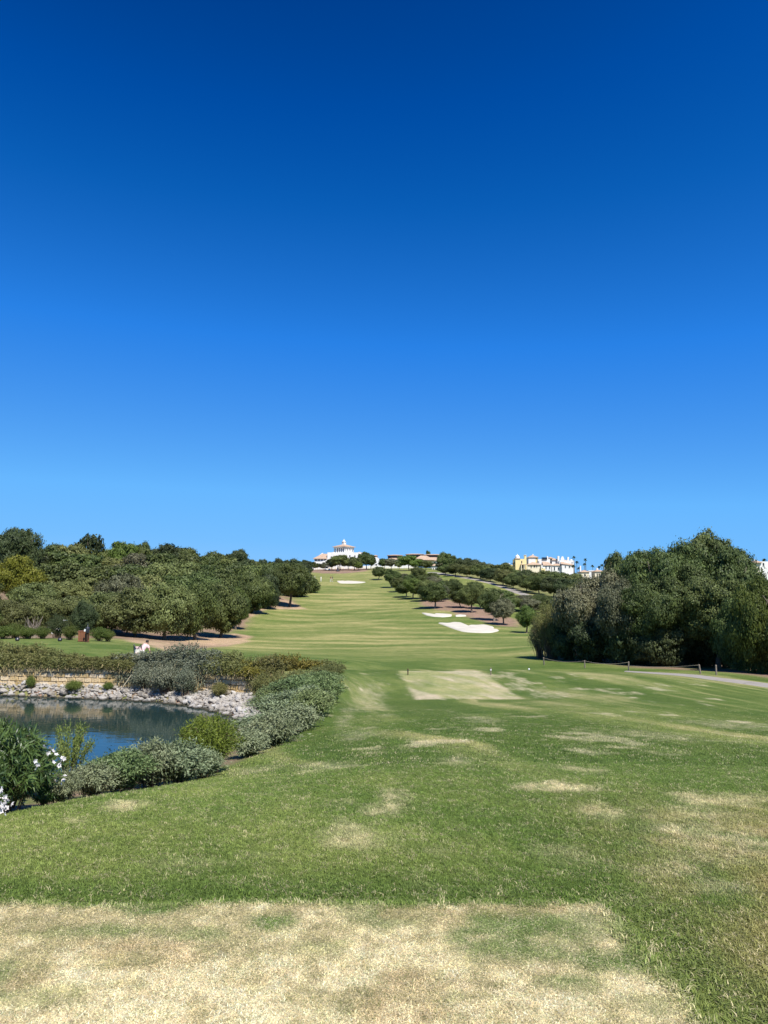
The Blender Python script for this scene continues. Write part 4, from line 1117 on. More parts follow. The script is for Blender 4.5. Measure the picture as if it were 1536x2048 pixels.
def rock_label(x_, y_, sz):
    px_ = x_ / y_ * F + 768; sp = np.array([x_]), np.array([y_])
    o_ = -poly_sd(*sp, POND)[0]
    wh = ('near the left edge of the photo' if px_ < 55 else 'below the left part of the golden wall' if px_ < 150 else 'below the golden wall where the cane leans' if px_ < 275 else 'below the grey-green creepers' if px_ < 390 else 'below the last stretch of golden wall' if px_ < 470 else 'in the corner by the saltbushes')
    rw = 'at the water line' if o_ < .35 else 'low in the bank' if o_ < .9 else 'halfway up the bank' if o_ < 1.5 else 'at the top of the bank'
    return '%s pale rock %s, %s' % ('large' if sz > .42 else 'middling' if sz > .32 else 'smaller', rw, wh)
ROCKV = [[tuple(v.co) for v in m.vertices] for m in ROCKS]; ROCKF = [[tuple(p.vertices) for p in m.polygons] for m in ROCKS]
_bi = 0
for i, (x_, y_, sz) in enumerate(order):
    z_ = max(h1(x_, y_), WATER - .1) + sz * .16
    rot = (r4.uniform(-.5, .5), r4.uniform(-.5, .5), r4.uniform(0, 6.28)); sc = (sz * r4.uniform(.9, 1.3), sz * r4.uniform(.75, 1.05), sz * r4.uniform(.55, .85))
    k = r4.randrange(9)
    if i < 300 and x_ / y_ * F + 768 > -15:
        o = link('rock', ROCKS[k], None, (x_, y_, z_), rot, sc); tag(o, rock_label(x_, y_, sz), 'rock', 'riprap rocks round the pond')
    else:
        mt = Matrix.LocRotScale(Vector((x_, y_, z_)), __import__('mathutils').Euler(rot), Vector(sc))
        small.add([tuple(mt @ Vector(v)) for v in ROCKV[k]], ROCKF[k])
for i in range(900):            # chips filling the gaps
    s = r4.uniform(.05, SL); p, d_, _ = along(SHORE, s); n_ = np.array([-d_[1], d_[0]])
    p2 = p + n_ * .5
    if poly_sd(np.array([p2[0]]), np.array([p2[1]]), POND)[0] > 0: n_ = -n_
    q = p + n_ * r4.uniform(-.2, 2.4)
    if poly_sd(np.array([q[0]]), np.array([q[1]]), BASIN)[0] < .25: continue
    sz = r4.uniform(.10, .22); k = r4.randrange(9)
    mt = Matrix.LocRotScale(Vector((q[0], q[1], max(h1(*q), WATER - .05) + sz * .2)), __import__('mathutils').Euler((r4.uniform(0, 3), r4.uniform(0, 3), 0)), Vector((sz * 1.2, sz, sz * .8)))
    small.add([tuple(mt @ Vector(v)) for v in ROCKV[k]], ROCKF[k])
so = small.build('small_rocks', M['rock']); tag(so, kind='stuff')

# ------------------------------------------------------------------ plants on and over the wall
def hang_meshes(seed, lo=.3, hi=1.15, n=330, per=52):
    """unit: width 2 (x -1..1), mound height 1 above z=0, strands falling to z=-1 on the -y side"""
    rng = np.random.default_rng(seed); C, Ax, Nn, T = [], [], [], []; mb = MB()
    for i in range(n):
        x0 = rng.uniform(-1, 1); p0 = np.array([x0, rng.uniform(-.1, .8), 0.0])
        if i % 5 < 3:
            e = np.array([x0 + rng.normal(0, .16), rng.uniform(-.62, -.47), -rng.uniform(lo, hi)]); top = np.array([x0, -.35, rng.uniform(.25, .95) * (1 - .35 * abs(x0))])
        else:
            e = np.array([x0 + rng.normal(0, .2), rng.uniform(-.4, .7), rng.uniform(.55, 1.1) * (1 - .3 * abs(x0))]); top = np.array([x0, p0[1], e[2] * .6])
        t = np.linspace(0, 1, 6)[:, None]; path = (1 - t) ** 2 * p0 + 2 * t * (1 - t) * top * 1.15 + t * t * e
        if i % 2 == 0 and i % 5 < 3: mb.tube(path * np.array([1, 1, 1]) - np.array([0, .02, 0]) - np.array([0, 0, .22]) * t * t, .009, 3, False)
        elif i % 7 == 0: mb.tube(path * .9, .007, 3, False)
        u = rng.uniform(.2, 1, per)[:, None]
        q = (1 - u) ** 2 * p0 + 2 * u * (1 - u) * top * 1.15 + u * u * e
        tg = 2 * (1 - u) * (top * 1.15 - p0) + 2 * u * (e - top * 1.15); tg /= np.linalg.norm(tg, axis=1)[:, None] + 1e-9
        rnd = rng.normal(size=(per, 3)); C.append(q + rnd * .045); Ax.append(tg + rnd * .45); Nn.append(rng.normal(size=(per, 3)) + np.array([0, -.5, .5])); T.append(np.clip(rng.normal(.45, .2) + rng.normal(0, .15, per), 0, 1))
    C, Ax, Nn, T = map(np.concatenate, (C, Ax, Nn, T))
    sz = .10 * rng.uniform(.6, 1.3, len(C)); Vv, Ff = kites(C, Nn, sz, sz * .34, rng, 0, Ax)
    return Vv, Ff, T, mb
HM = []
for i in range(4):
    Vv, Ff, T, mb = hang_meshes(600 + i, *((-.30, .14) if i < 2 else (.25, 1.05)))
    HM.append(({m: fast_mesh('shrub_foliage', Vv, Ff, M[m], T) for m in ('creeper', 'creeper_yellow', 'creeper_grey')}, mb.mesh('shrub_stems', M['dry_stem'])))
def hanger(px, d, top, wpx, drop, mat, label):
    x, y = xd(px, float(np.interp(px, [a for a, _ in WALL_D], [b for _, b in WALL_D])) + .30); z0 = EYE - 4.02
    w = wpx / 2 * d / F; h = ztop(px, top, d) - z0
    dl = along(WALL, 0)
    i = int(np.argmin([abs(a - px) for a, _ in WALL_D])); j = min(i + 1, len(WALL) - 1)
    rz = math.atan2(WALL[j][1] - WALL[j - 1][1], WALL[j][0] - WALL[j - 1][0])
    o = empty('creeping_shrub', (x, y, z0), rz); tag(o, label, 'shrub', 'plants growing over the pond wall')
    f, s = HM[rr.randrange(2) + (2 if drop > .65 else 0)]
    link('foliage', f[mat], o, scale=(w, 1.0, h)); link('stems', s, o, scale=(w, 1.0, h))
    for ch in o.children:            # strands below the wall top hang by their own length
        pass
    return o
hang = [(-70, 42.3, 1284, 120, .6, 'creeper'), (0, 41.8, 1286, 110, .6, 'creeper'), (55, 41.5, 1292, 110, .5, 'creeper'), (105, 41.3, 1300, 100, .5, 'creeper'), (150, 41.0, 1307, 100, .4, 'creeper'), (200, 40.8, 1311, 100, .4, 'creeper'), (245, 40.6, 1311, 80, .4, 'creeper'),
        (285, 40.2, 1304, 90, .9, 'creeper_grey'), (330, 39.6, 1296, 100, 1, 'creeper_grey'), (375, 39.0, 1296, 100, 1, 'creeper_grey'), (420, 38.3, 1304, 90, .5, 'creeper_grey'), (462, 37.2, 1314, 80, .4, 'creeper'),
        (502, 36.4, 1318, 80, .3, 'creeper_yellow'), (544, 35.6, 1320, 80, .9, 'creeper'), (575, 35.4, 1320, 90, .8, 'creeper_yellow'), (612, 35.2, 1324, 80, .8, 'creeper_yellow'), (645, 34.6, 1326, 70, .8, 'creeper')]
for i, (px, d, top, w, dr, mt) in enumerate(hang):
    hanger(px, d, top + (rr.uniform(1, 7) if 250 < px < 340 else rr.uniform(-8, 7)), w * rr.uniform(.95, 1.4), dr, mt, '%s sprawling shrub hanging over the pond wall, %s from the left' % ({'creeper': 'olive-green', 'creeper_yellow': 'yellowish', 'creeper_grey': 'grey-green'}[mt], ORD[i]))
# denser masses growing down to the rocks
for i, (px, d, top, w, mt) in enumerate(sorted([(300, 39.7, 1330, 70, 'creeper_grey'), (340, 39.0, 1326, 80, 'creeper_grey'), (380, 38.3, 1332, 60, 'creeper_grey'), (530, 35.0, 1345, 60, 'creeper'), (560, 34.4, 1345, 70, 'creeper'), (445, 37.2, 1362, 44, 'creeper'), (160, 40.3, 1360, 46, 'bright'), (75, 40.9, 1350, 26, 'bright'), (228, 40.0, 1363, 30, 'bright')])):
    bush(px, d, top, w, 'creep%d' % (i % 2), mt, 'bush', '%s bush at the foot of the pond wall, %s from the left' % ({'creeper': 'olive-green', 'bright': 'bright green', 'creeper_grey': 'grey-green'}[mt], ORD[i]), 'bushes at the foot of the pond wall', cat='bush')
# cane leaning on the wall
a_, b_ = P(245, 1375, 39.4), P(268, 1342, 39.9)
cn = MB().tube([(0, 0, 0), tuple(b_ - a_)], [.02, .014], 6).build('leaning_cane', M['rope'], loc=tuple(a_)); tag(cn, 'pale dry cane leaning against the pond wall above the rocks', 'cane')

# ------------------------------------------------------------------ buildings on the hill
class Site:
    """metres per photo pixel at one distance; u along the front, z heights above the base"""
    def __init__(self, px0, d, pyb): self.px0, self.d = px0, d; self.k = d / F * 1.003; self.pyb = pyb; self.x = xd(px0, d)[0]; self.z = ztop(px0, pyb, d)
    def u(self, px): return (px - self.px0) * self.k
    def h(self, py): return (self.pyb - py) * self.k

def building(name, px0, d, pyb, label, cat, group=None):
    st = Site(px0, d, pyb)
    o = empty(name, (st.x, d, st.z)); tag(o, label, cat, group)
    return st, o

def windows(o, st, lst, y, nm='window', mat='dark'):
    """openings set in the wall face at depth y: (px0, py0, px1, py1)"""
    for a, b, c, e in lst:
        f = MB().box(st.u(a), st.u(c), y - .05, y + .10, st.h(e), st.h(b)).build(nm, M[mat], o)
        MB().box(st.u(a) - .08, st.u(c) + .08, y - .12, y + .04, st.h(e) - .14, st.h(e)).build('sill', M['white'], f)

# the clubhouse with its look-out tower
st, o = building('clubhouse', 690, 380, 1142, 'white clubhouse with a columned look-out tower and tiled roofs on the hilltop', 'clubhouse', 'hilltop buildings')
MB().box(st.u(655), st.u(722), 0, 14, -2, st.h(1105)).build('wall', M['white'], o)
MB().prism([(st.u(640), -2), (st.u(668), -2), (st.u(668), st.h(1104)), (st.u(664), st.h(1105)), (st.u(652.5), st.h(1121)), (st.u(640), st.h(1124))], -.6, -.02).build('parapet', M['white'], o)
MB().box(st.u(629), st.u(654), .4, 12, -2, st.h(1117.5)).build('side_wing', M['white'], o)
rf = MB(); ez, rz_ = st.h(1117), st.h(1106.5)
rf.add([(st.u(626.5), -.4, ez), (st.u(657), -.4, ez), (st.u(664), 6, rz_), (st.u(643), 6, rz_), (st.u(626.5), -.4, ez - .3), (st.u(657), -.4, ez - .3), (st.u(664), 6, rz_ - .3), (st.u(643), 6, rz_ - .3), (st.u(627), 13, ez), (st.u(657), 13, ez)],
       [(0, 1, 2, 3), (5, 4, 7, 6), (4, 5, 1, 0), (3, 2, 9, 8), (0, 3, 8), (7, 4, 0, 3)])
rf.build('roof', M['tile'], o)
MB().prism([(st.u(625.5), ez - .3), (st.u(627.5), ez - .3), (st.u(645), rz_ + .1), (st.u(643.2), rz_ + .5)], 5.6, 6.4).build('verge', M['white'], o)
windows(o, st, [(630, 1119, 634, 1121.5), (636, 1119, 640, 1121.5), (642, 1119, 646, 1121.5), (648, 1119, 652, 1121.5)], .4)
windows(o, st, [(666, 1113, 668.5, 1117), (673, 1111, 675, 1114), (690.5, 1110.5, 692.5, 1115), (698.5, 1110.5, 701, 1115), (708.5, 1111, 711, 1114), (715, 1114, 717.5, 1118)], 0)
MB().hip(st.u(711), st.u(726), 1, 9, st.h(1106), st.h(1103)).build('low_roof', M['tile'], o)
tw = empty('tower', (st.u(686.5), 6.2, st.h(1105))); tw.parent = o; tw.rotation_euler = (0, 0, math.radians(-36.6))
s_ = 3.72
MB().box(-s_ - .15, s_ + .15, -s_ - .15, s_ + .15, -1.2, .25).build('tower_base', M['white'], tw)
MB().box(-s_ + 1.1, s_ - 1.1, -s_ + 1.1, s_ - 1.1, .25, 2.9).build('inner_room', M['wood_dark'], tw)
MB().box(-s_, s_, -s_, s_, 2.55, 3.0).build('beam', M['white'], tw)
for i in range(6):
    t = -s_ + .3 + i * (2 * s_ - .6) / 5
    for cx, cy in ((t, -s_ + .3), (t, s_ - .3), (-s_ + .3, t), (s_ - .3, t)):
        if cx == t or 0 < i < 5:
            link('column', MB().lathe([(.48, .25), (.48, .4), (.40, .5), (.37, 2.3), (.46, 2.42), (.46, 2.55)], 8).mesh('column', M['white']), tw, loc=(cx, cy, 0))
MB().hip(-s_ - .75, s_ + .75, -s_ - .75, s_ + .75, 3.15, 4.75, .16).build('tower_roof', M['tile'], tw)
lt = MB().box(-.78, .78, -.78, .78, 4.2, 5.9).build('lantern', M['white'], o, loc=tw.location, rot=tw.rotation_euler)
MB().lathe([(1.15, 5.9), (1.15, 6.02), (.75, 6.25), (.4, 6.65), (.12, 7.0), (.05, 7.5)], 10).build('lantern_cap', M['white'], lt)

# low white arcade wall in front of the gardens
st, o = building('garden_wall', 690, 345, 1140, 'low white arcaded wall showing between the garden trees before the clubhouse', 'wall', 'hilltop buildings')
MB().box(st.u(612), st.u(835), 0, .4, st.h(1133.5), st.h(1131.5)).build('coping', M['white'], o)
pxx = 612
r5 = random.Random(9)
while pxx < 830:
    w = r5.uniform(1.6, 3.2); MB().box(st.u(pxx), st.u(pxx + w), 0, .38, -1.5, st.h(1133.5)).build('pier', M['white'], o); pxx += w + r5.uniform(1.4, 2.6)
MB().box(st.u(612), st.u(835), 2.5, 2.7, -1.5, st.h(1133)).build('back_panel', M['cream'], o)

# small gabled chapel-like house
st, o = building('gabled_house', 750, 350, 1140, 'small white gabled building with a louvred lantern between two garden trees', 'house', 'hilltop buildings')
MB().prism([(st.u(745.5), -2), (st.u(759.5), -2), (st.u(759.5), st.h(1119)), (st.u(752.5), st.h(1114)), (st.u(745.5), st.h(1119))], 0, 9).build('wall', M['white'], o)
MB().prism([(st.u(744.5), st.h(1119.6)), (st.u(744.5), st.h(1118.8)), (st.u(752.5), st.h(1113)), (st.u(760.5), st.h(1118.8)), (st.u(760.5), st.h(1119.6)), (st.u(752.5), st.h(1113.9))], .3, 9.3).build('roof', M['tile'], o)
MB().box(st.u(747), st.u(754.5), 3, 5, st.h(1115), st.h(1111)).build('louvre_box', M['wood_dark'], o)
MB().hip(st.u(745.5), st.u(756), 2.4, 5.6, st.h(1111), st.h(1109.2)).build('lantern_roof', M['tile'], o)
MB().box(st.u(737), st.u(746), .5, 6, -2, st.h(1131)).build('annexe', M['white'], o)
windows(o, st, [(751, 1128, 754, 1136), (748, 1131, 749.4, 1136), (755.6, 1131, 757, 1136)], 0, 'doorway')

# long low building with three clerestory roofs
st, o = building('long_building', 840, 362, 1144, 'long low white building under broad tiled roofs with three dark clerestories', 'building', 'hilltop buildings')
MB().box(st.u(806), st.u(906), 1.0, 16, -3, st.h(1120)).build('wall', M['white'], o)
MB().box(st.u(775), st.u(806), 5, 18, -3, st.h(1118)).build('side_wall', M['white'], o)
MB().hip(st.u(772), st.u(808), 4, 19, st.h(1118), st.h(1113), .2).build('roof', M['tile'], o)
MB().hip(st.u(830), st.u(911), 0, 17, st.h(1120.5), st.h(1111.5), .25, 8).build('roof', M['tile'], o)
MB().hip(st.u(826), st.u(868), -2.5, 5, st.h(1120), st.h(1111), .25).build('roof', M['tile'], o)
for a, b, y0, y1 in ((776, 805, 1109.6, 1115), (813.5, 848, 1107.5, 1112.5), (850, 888, 1108.5, 1113.5)):
    c = MB().box(st.u(a), st.u(b), 7, 11, st.h(y1 + 2), st.h(y0)).build('clerestory', M['wood_dark'], o)
    MB().hip(st.u(a - 1.5), st.u(b + 1.5), 6, 12, st.h(y0) + .06, st.h(y0 - 2.0), .14).build('clerestory_roof', M['tile'], c)
    nwin = int((b - a) / 3.4)
    for i in range(nwin):
        x0 = a + 1.2 + i * (b - a - 2) / nwin
        MB().box(st.u(x0), st.u(x0 + 2.0), 6.9, 7.06, st.h(y1 - 1.0), st.h(y0 + 1.0)).build('pane', M['solar'], c)
windows(o, st, [(846, 1124, 850, 1130), (856, 1124, 860, 1130), (868, 1124, 871, 1130), (880, 1125, 884, 1131), (892, 1125, 896, 1131), (838, 1137, 844, 1142), (855, 1138, 861, 1143)], 1.0)
st, o = building('gatehouse', 869, 315, 1147, 'tiny white pavilion with a pyramid tiled roof at the head of the path', 'pavilion', 'hilltop buildings')
MB().box(st.u(864), st.u(874.5), 0, 2.2, -1, st.h(1131.5)).build('wall', M['white'], o)
MB().hip(st.u(862), st.u(876.5), -.5, 2.7, st.h(1131.3), st.h(1127.8)).build('roof', M['tile'], o)
windows(o, st, [(870, 1136, 872.5, 1144)], 0, 'doorway'); windows(o, st, [(865.5, 1136, 867.5, 1141)], 0)
# golf cart and the stacked poles in the clubhouse garden
x, y, z0 = hit(655, 1141)
cart = empty('golf_cart', (x, y, h1(x, y)), .5); tag(cart, 'tiny white golf cart parked among the garden trees below the clubhouse', 'golf cart')
MB().box(-1.1, 1.1, -.6, .6, .35, .85).build('body', M['white_paint'], cart); MB().box(-1.1, .7, -.62, .62, 1.82, 1.9).build('canopy', M['white_paint'], cart)
MB().box(-.5, -.1, -.55, .55, .85, 1.3).build('seat', M['navy_cloth'], cart)
for a, b in ((-1, -.55), (-1, .55), (.6, -.55), (.6, .55)): MB().tube([(a, b, .85), (a, b, 1.82)], .025, 5).build('post', M['metal'], cart)
wm = MB().tube([(0, -.09, 0), (0, .09, 0)], .23, 12).mesh('wheel', M['metal_dark'])
for a, b in ((-.75, -.58), (-.75, .58), (.75, -.58), (.75, .58)): link('wheel', wm, cart, loc=(a, b, .23))
x, y, z0 = hit(676, 1143)
tp = empty('pole_tripod', (x, y, h1(x, y))); tag(tp, 'dark tripod of leaning poles on the bare soil below the tower', 'tripod')
pm = MB().tube([(.9, 0, 0), (-.08, 0, 2.7)], .07, 6).mesh('pole', M['wood_dark'])
for i in range(5): link('pole', pm, tp, rot=(0, 0, i * 1.2566))
cv = MB().lathe([(.72, .05), (.5, .7), (.16, 1.6)], 9).build('cover', M['metal_dark'], tp)

# houses on the right hill
def wall_block(o, st, a, b, t, y0, y1, mat, name='wall', bot=1150): return MB().box(st.u(a), st.u(b), y0, y1, st.h(bot), st.h(t)).build(name, M[mat], o)
TG = 'townhouses on the right hill'
st, o = building('townhouse', 1042, 420, 1142, 'yellow townhouse with a white dome and tall chimney at the left end of the terrace', 'house', TG)
wall_block(o, st, 1030.5, 1050, 1118, 0, 9, 'yellow_render'); wall_block(o, st, 1017.5, 1030.5, 1129, 2, 9, 'yellow_render', 'side_wing')
MB().box(st.u(1017), st.u(1021), 2, 9, st.h(1129), st.h(1126)).build('parapet', M['white'], o)
MB().box(st.u(1025), st.u(1031), 1.5, 5, st.h(1126.5), st.h(1125.5)).build('pergola_roof', M['wood_dark'], o)
for a in (1027, 1029.5): MB().tube([(st.u(a), 1.6, st.h(1133)), (st.u(a), 1.6, st.h(1126.5))], .09, 6).build('pergola_post', M['wood_dark'], o)
MB().box(st.u(1030), st.u(1040), -.3, 4, st.h(1118.4), st.h(1116.6)).build('cornice', M['tile'], o)
MB().lathe([(1.25, 0), (1.25, .9), (1.1, 1.5), (.7, 1.95), (.2, 2.15), (.08, 2.7)], 12).build('dome', M['white'], o, loc=(st.u(1036.5), 3, st.h(1117)))
wall_block(o, st, 1049.6, 1053.6, 1110.5, 1.5, 3.2, 'yellow_render', 'chimney'); MB().box(st.u(1049.2), st.u(1054), 1.2, 3.5, st.h(1110.5), st.h(1109.6)).build('chimney_cap', M['white'], o)
windows(o, st, [(1042, 1122, 1044, 1127), (1024, 1132, 1026, 1136)], 0)
for a, b in ((1041, 1045.5), (1048, 1050)): MB().box(st.u(a), st.u(b), -.12, .1, st.h(1136), st.h(1130)).build('porch_opening', M['dark'], o)
MB().box(st.u(1040), st.u(1053), -2.2, .2, st.h(1130), st.h(1129)).build('porch_roof', M['tile'], o)
for a in (1041, 1046.5, 1052): MB().box(st.u(a) - .2, st.u(a) + .2, -2.1, -1.7, st.h(1142), st.h(1130)).build('porch_post', M['cream'], o)

st, o = building('townhouse', 1066, 424, 1143, 'cream townhouse with a white pyramid-roofed tower and yellow side in the terrace', 'house', TG)
wall_block(o, st, 1053.8, 1081, 1130, -1, 10, 'cream'); wall_block(o, st, 1058, 1072, 1114.5, 2, 8, 'white', 'tower'); wall_block(o, st, 1072.05, 1077.5, 1114.5, 2.1, 8, 'yellow_render', 'tower_side')
MB().hip(st.u(1057), st.u(1078.5), 1.4, 8.6, st.h(1114.5), st.h(1109.3)).build('tower_roof', M['tile'], o); wall_block(o, st, 1068, 1070, 1107.6, 4.5, 5.3, 'white', 'finial', 1111)
MB().hip(st.u(1053), st.u(1082), -1.6, 6, st.h(1129.6), st.h(1123.6), .2).build('roof', M['tile'], o)
windows(o, st, [(1060, 1131.5, 1062, 1136), (1066, 1131, 1069, 1135), (1071, 1131, 1073, 1135)], -1); windows(o, st, [(1073.8, 1115.5, 1075, 1117)], 2.05)

st, o = building('townhouse', 1088, 422, 1146, 'white townhouse with a dark solar panel on its roof in the terrace', 'house', TG)
wall_block(o, st, 1077.8, 1102, 1118, 3, 12, 'white'); wall_block(o, st, 1081.5, 1101, 1131, -.5, 3.2, 'white', 'front_wing')
MB().box(st.u(1086), st.u(1096), 2.4, 4.4, st.h(1118.8), st.h(1114.5)).build('solar_panel', M['solar'], o)
wall_block(o, st, 1096.4, 1099.2, 1112, 4, 5.5, 'white', 'chimney')
MB().add([(st.u(1085), -1.0, st.h(1130.6)), (st.u(1104), -1.0, st.h(1130.6)), (st.u(1098), 3.4, st.h(1123)), (st.u(1086), 3.4, st.h(1122)), (st.u(1085), -1.0, st.h(1131.4)), (st.u(1104), -1.0, st.h(1131.4)), (st.u(1098), 3.4, st.h(1124)), (st.u(1086), 3.4, st.h(1123))], [(0, 1, 2, 3), (7, 6, 5, 4), (0, 4, 5, 1), (1, 5, 6, 2), (3, 7, 4, 0)]).build('lean_to_roof', M['tile'], o)
MB().hip(st.u(1100), st.u(1110), 4, 10, st.h(1116), st.h(1113)).build('roof', M['tile'], o)
windows(o, st, [(1078.5, 1122, 1080, 1126), (1102, 1122.5, 1104, 1127)], 3); windows(o, st, [(1090, 1133, 1092, 1138), (1097, 1133, 1099, 1138), (1083, 1136, 1085, 1139)], -.5)
MB().box(st.u(1081), st.u(1089), -.9, -.55, st.h(1143), st.h(1137)).build('balcony', M['yellow_render'], o)

st, o = building('townhouse', 1112, 426, 1148, 'white townhouse with stepped tiled roofs and a slim chimney in the terrace', 'house', TG)
wall_block(o, st, 1101.9, 1118, 1119.5, 3.3, 12, 'white'); wall_block(o, st, 1103, 1122, 1131, -1, 3.2, 'white', 'front_wing')
MB().hip(st.u(1101), st.u(1119), 2.8, 12.4, st.h(1119.6), st.h(1115), .2).build('roof', M['tile'], o)
wall_block(o, st, 1116.2, 1119.6, 1112, 1.5, 3, 'white', 'chimney')
MB().hip(st.u(1102.5), st.u(1124), -1.5, 3.2, st.h(1131), st.h(1127.4), .2).build('front_roof', M['tile'], o)
windows(o, st, [(1104, 1123, 1106, 1127)], 3.3); windows(o, st, [(1106, 1134, 1108.4, 1141), (1114, 1135, 1116, 1139)], -1)
MB().box(st.u(1109), st.u(1114), -1.3, -.95, st.h(1151), st.h(1142)).build('stair_wall', M['white'], o)

st, o = building('townhouse', 1134, 424, 1148, 'white townhouse with a curved gable and two chimneys beside the palms', 'house', TG)
wall_block(o, st, 1119.8, 1150, 1121, 2, 12, 'white'); wall_block(o, st, 1122.4, 1146, 1130, -1, 2, 'white', 'front_wing')
MB().prism([(st.u(1124), st.h(1122)), (st.u(1125), st.h(1116)), (st.u(1126.4), st.h(1113)), (st.u(1128), st.h(1112)), (st.u(1129.6), st.h(1113)), (st.u(1131), st.h(1116)), (st.u(1132), st.h(1122))], 4, 4.6).build('curved_gable', M['white'], o)
wall_block(o, st, 1138, 1141.2, 1113.6, 4, 5.4, 'white', 'chimney'); wall_block(o, st, 1144.5, 1147.5, 1118, 4, 5.4, 'white', 'chimney')
MB().hip(st.u(1129), st.u(1138), 2.8, 8, st.h(1121), st.h(1119)).build('roof', M['tile'], o)
MB().add([(st.u(1119.8), -1.4, st.h(1127.5)), (st.u(1147), -1.4, st.h(1131)), (st.u(1143), 2.2, st.h(1127)), (st.u(1123), 2.2, st.h(1122.8)), (st.u(1119.8), -1.4, st.h(1128.4)), (st.u(1147), -1.4, st.h(1132)), (st.u(1143), 2.2, st.h(1128)), (st.u(1123), 2.2, st.h(1123.8))], [(0, 1, 2, 3), (7, 6, 5, 4), (0, 4, 5, 1), (1, 5, 6, 2), (3, 7, 4, 0)]).build('lean_to_roof', M['tile'], o)
windows(o, st, [(1144.6, 1124, 1146, 1127)], 2); windows(o, st, [(1128, 1132, 1130, 1136), (1136, 1132.5, 1138.6, 1136)], -1)

for a, b, t, bt, lab in ((1161, 1177, 1144, 1158, 'small cream villa with a grey-tiled roof and slim white chimney below the palms'), (1188.5, 1206, 1143, 1158, 'cream villa with dark windows and hipped roof right of the single palm')):
    st, o = building('villa', (a + b) / 2, 360, bt, lab, 'house', 'villas below the palms')
    MB().box(st.u(a), st.u(b), 0, 6, -2, st.h(t + .2)).build('wall', M['cream'], o); MB().hip(st.u(a - 1.4), st.u(b + 1.4), -.5, 6.5, st.h(t), st.h(t - 4)).build('roof', M['tile'], o)
    if a < 1170: MB().box(st.u(1160.5), st.u(1163), 1.5, 2.1, st.h(1146), st.h(1131.5)).build('chimney', M['white'], o); windows(o, st, [(1167, 1148, 1170, 1153)], 0)
    else: MB().box(st.u(1195), st.u(1198), 2.5, 3.2, st.h(1142), st.h(1136)).build('chimney', M['white'], o); windows(o, st, [(1192, 1147, 1194, 1152), (1196, 1147, 1198, 1152), (1200, 1147, 1202, 1152)], 0)
st, o = building('villa', 1182, 375, 1156, 'plain white flat-roofed house between the two cream villas', 'house', 'villas below the palms')
MB().box(st.u(1176), st.u(1189), 0, 6, -2, st.h(1141.6)).build('wall', M['white'], o); MB().box(st.u(1175.6), st.u(1189.4), -.15, 6.1, st.h(1142.6), st.h(1141)).build('parapet', M['white'], o); windows(o, st, [(1182, 1148, 1184, 1151)], 0)
st, o = building('villa', 1247, 340, 1140, 'scrap of a white villa beside the top of the rounded horizon tree', 'house')
MB().prism([(st.u(1240), -4), (st.u(1253), -4), (st.u(1253), st.h(1126)), (st.u(1246), st.h(1122)), (st.u(1240), st.h(1126))], 0, 6).build('wall', M['white'], o); MB().box(st.u(1242.6), st.u(1244.4), 2, 2.6, st.h(1125), st.h(1119.6)).build('chimney', M['white'], o)
st, o = building('villa', 1528, 250, 1142, 'white villa at the right edge above the dark trees', 'house')
MB().box(st.u(1518), st.u(1560), 0, 7, -4, st.h(1123)).build('wall', M['white'], o); MB().hip(st.u(1508), st.u(1522), -.6, 6, st.h(1125), st.h(1121)).build('roof', M['tile'], o); MB().box(st.u(1509), st.u(1517.9), .2, 5, -4, st.h(1125.2)).build('side_wing', M['cream'], o)
MB().box(st.u(1513.5), st.u(1515), 2, 2.6, st.h(1123), st.h(1118)).build('chimney', M['white'], o); windows(o, st, [(1524, 1126, 1527, 1132)], 0)

# palms
def palm_meshes(seed):
    rng = random.Random(seed); mb = MB()
    for i in range(30):
        a = rng.uniform(0, 6.28); e = rng.uniform(-.5, 1.2); L_ = rng.uniform(.85, 1.1)
        o_ = Vector((math.cos(a) * math.cos(e), math.sin(a) * math.cos(e), math.sin(e))); sd = Vector((-math.sin(a), math.cos(a), 0))
        prev = None
        for k in range(6):
            t = k / 5; p = o_ * L_ * t + Vector((0, 0, -.45 * t * t * L_)); w = .16 * math.sin(math.pi * min(1, .15 + t * .85)) + .01
            cur = (p + sd * w - Vector((0, 0, w * .5)), p, p - sd * w - Vector((0, 0, w * .5)))
            if prev: mb.add([prev[0], prev[1], cur[1], cur[0], prev[2], cur[2]], [(0, 1, 2, 3), (1, 4, 5, 2)])
            prev = cur
    return mb
PALM_M = leaf_mat('palm_fronds', (0.03, 0.05, 0.02), (0.06, 0.085, 0.035))
PF = [palm_meshes(40 + i).mesh('frond_crown', PALM_M) for i in range(3)]
PT = MB().tube([(0, 0, -.02), (.01, 0, .3), (.0, .01, .7), (0, 0, 1)], [.030, .022, .018, .017], 7).mesh('trunk', M['bark'], True)
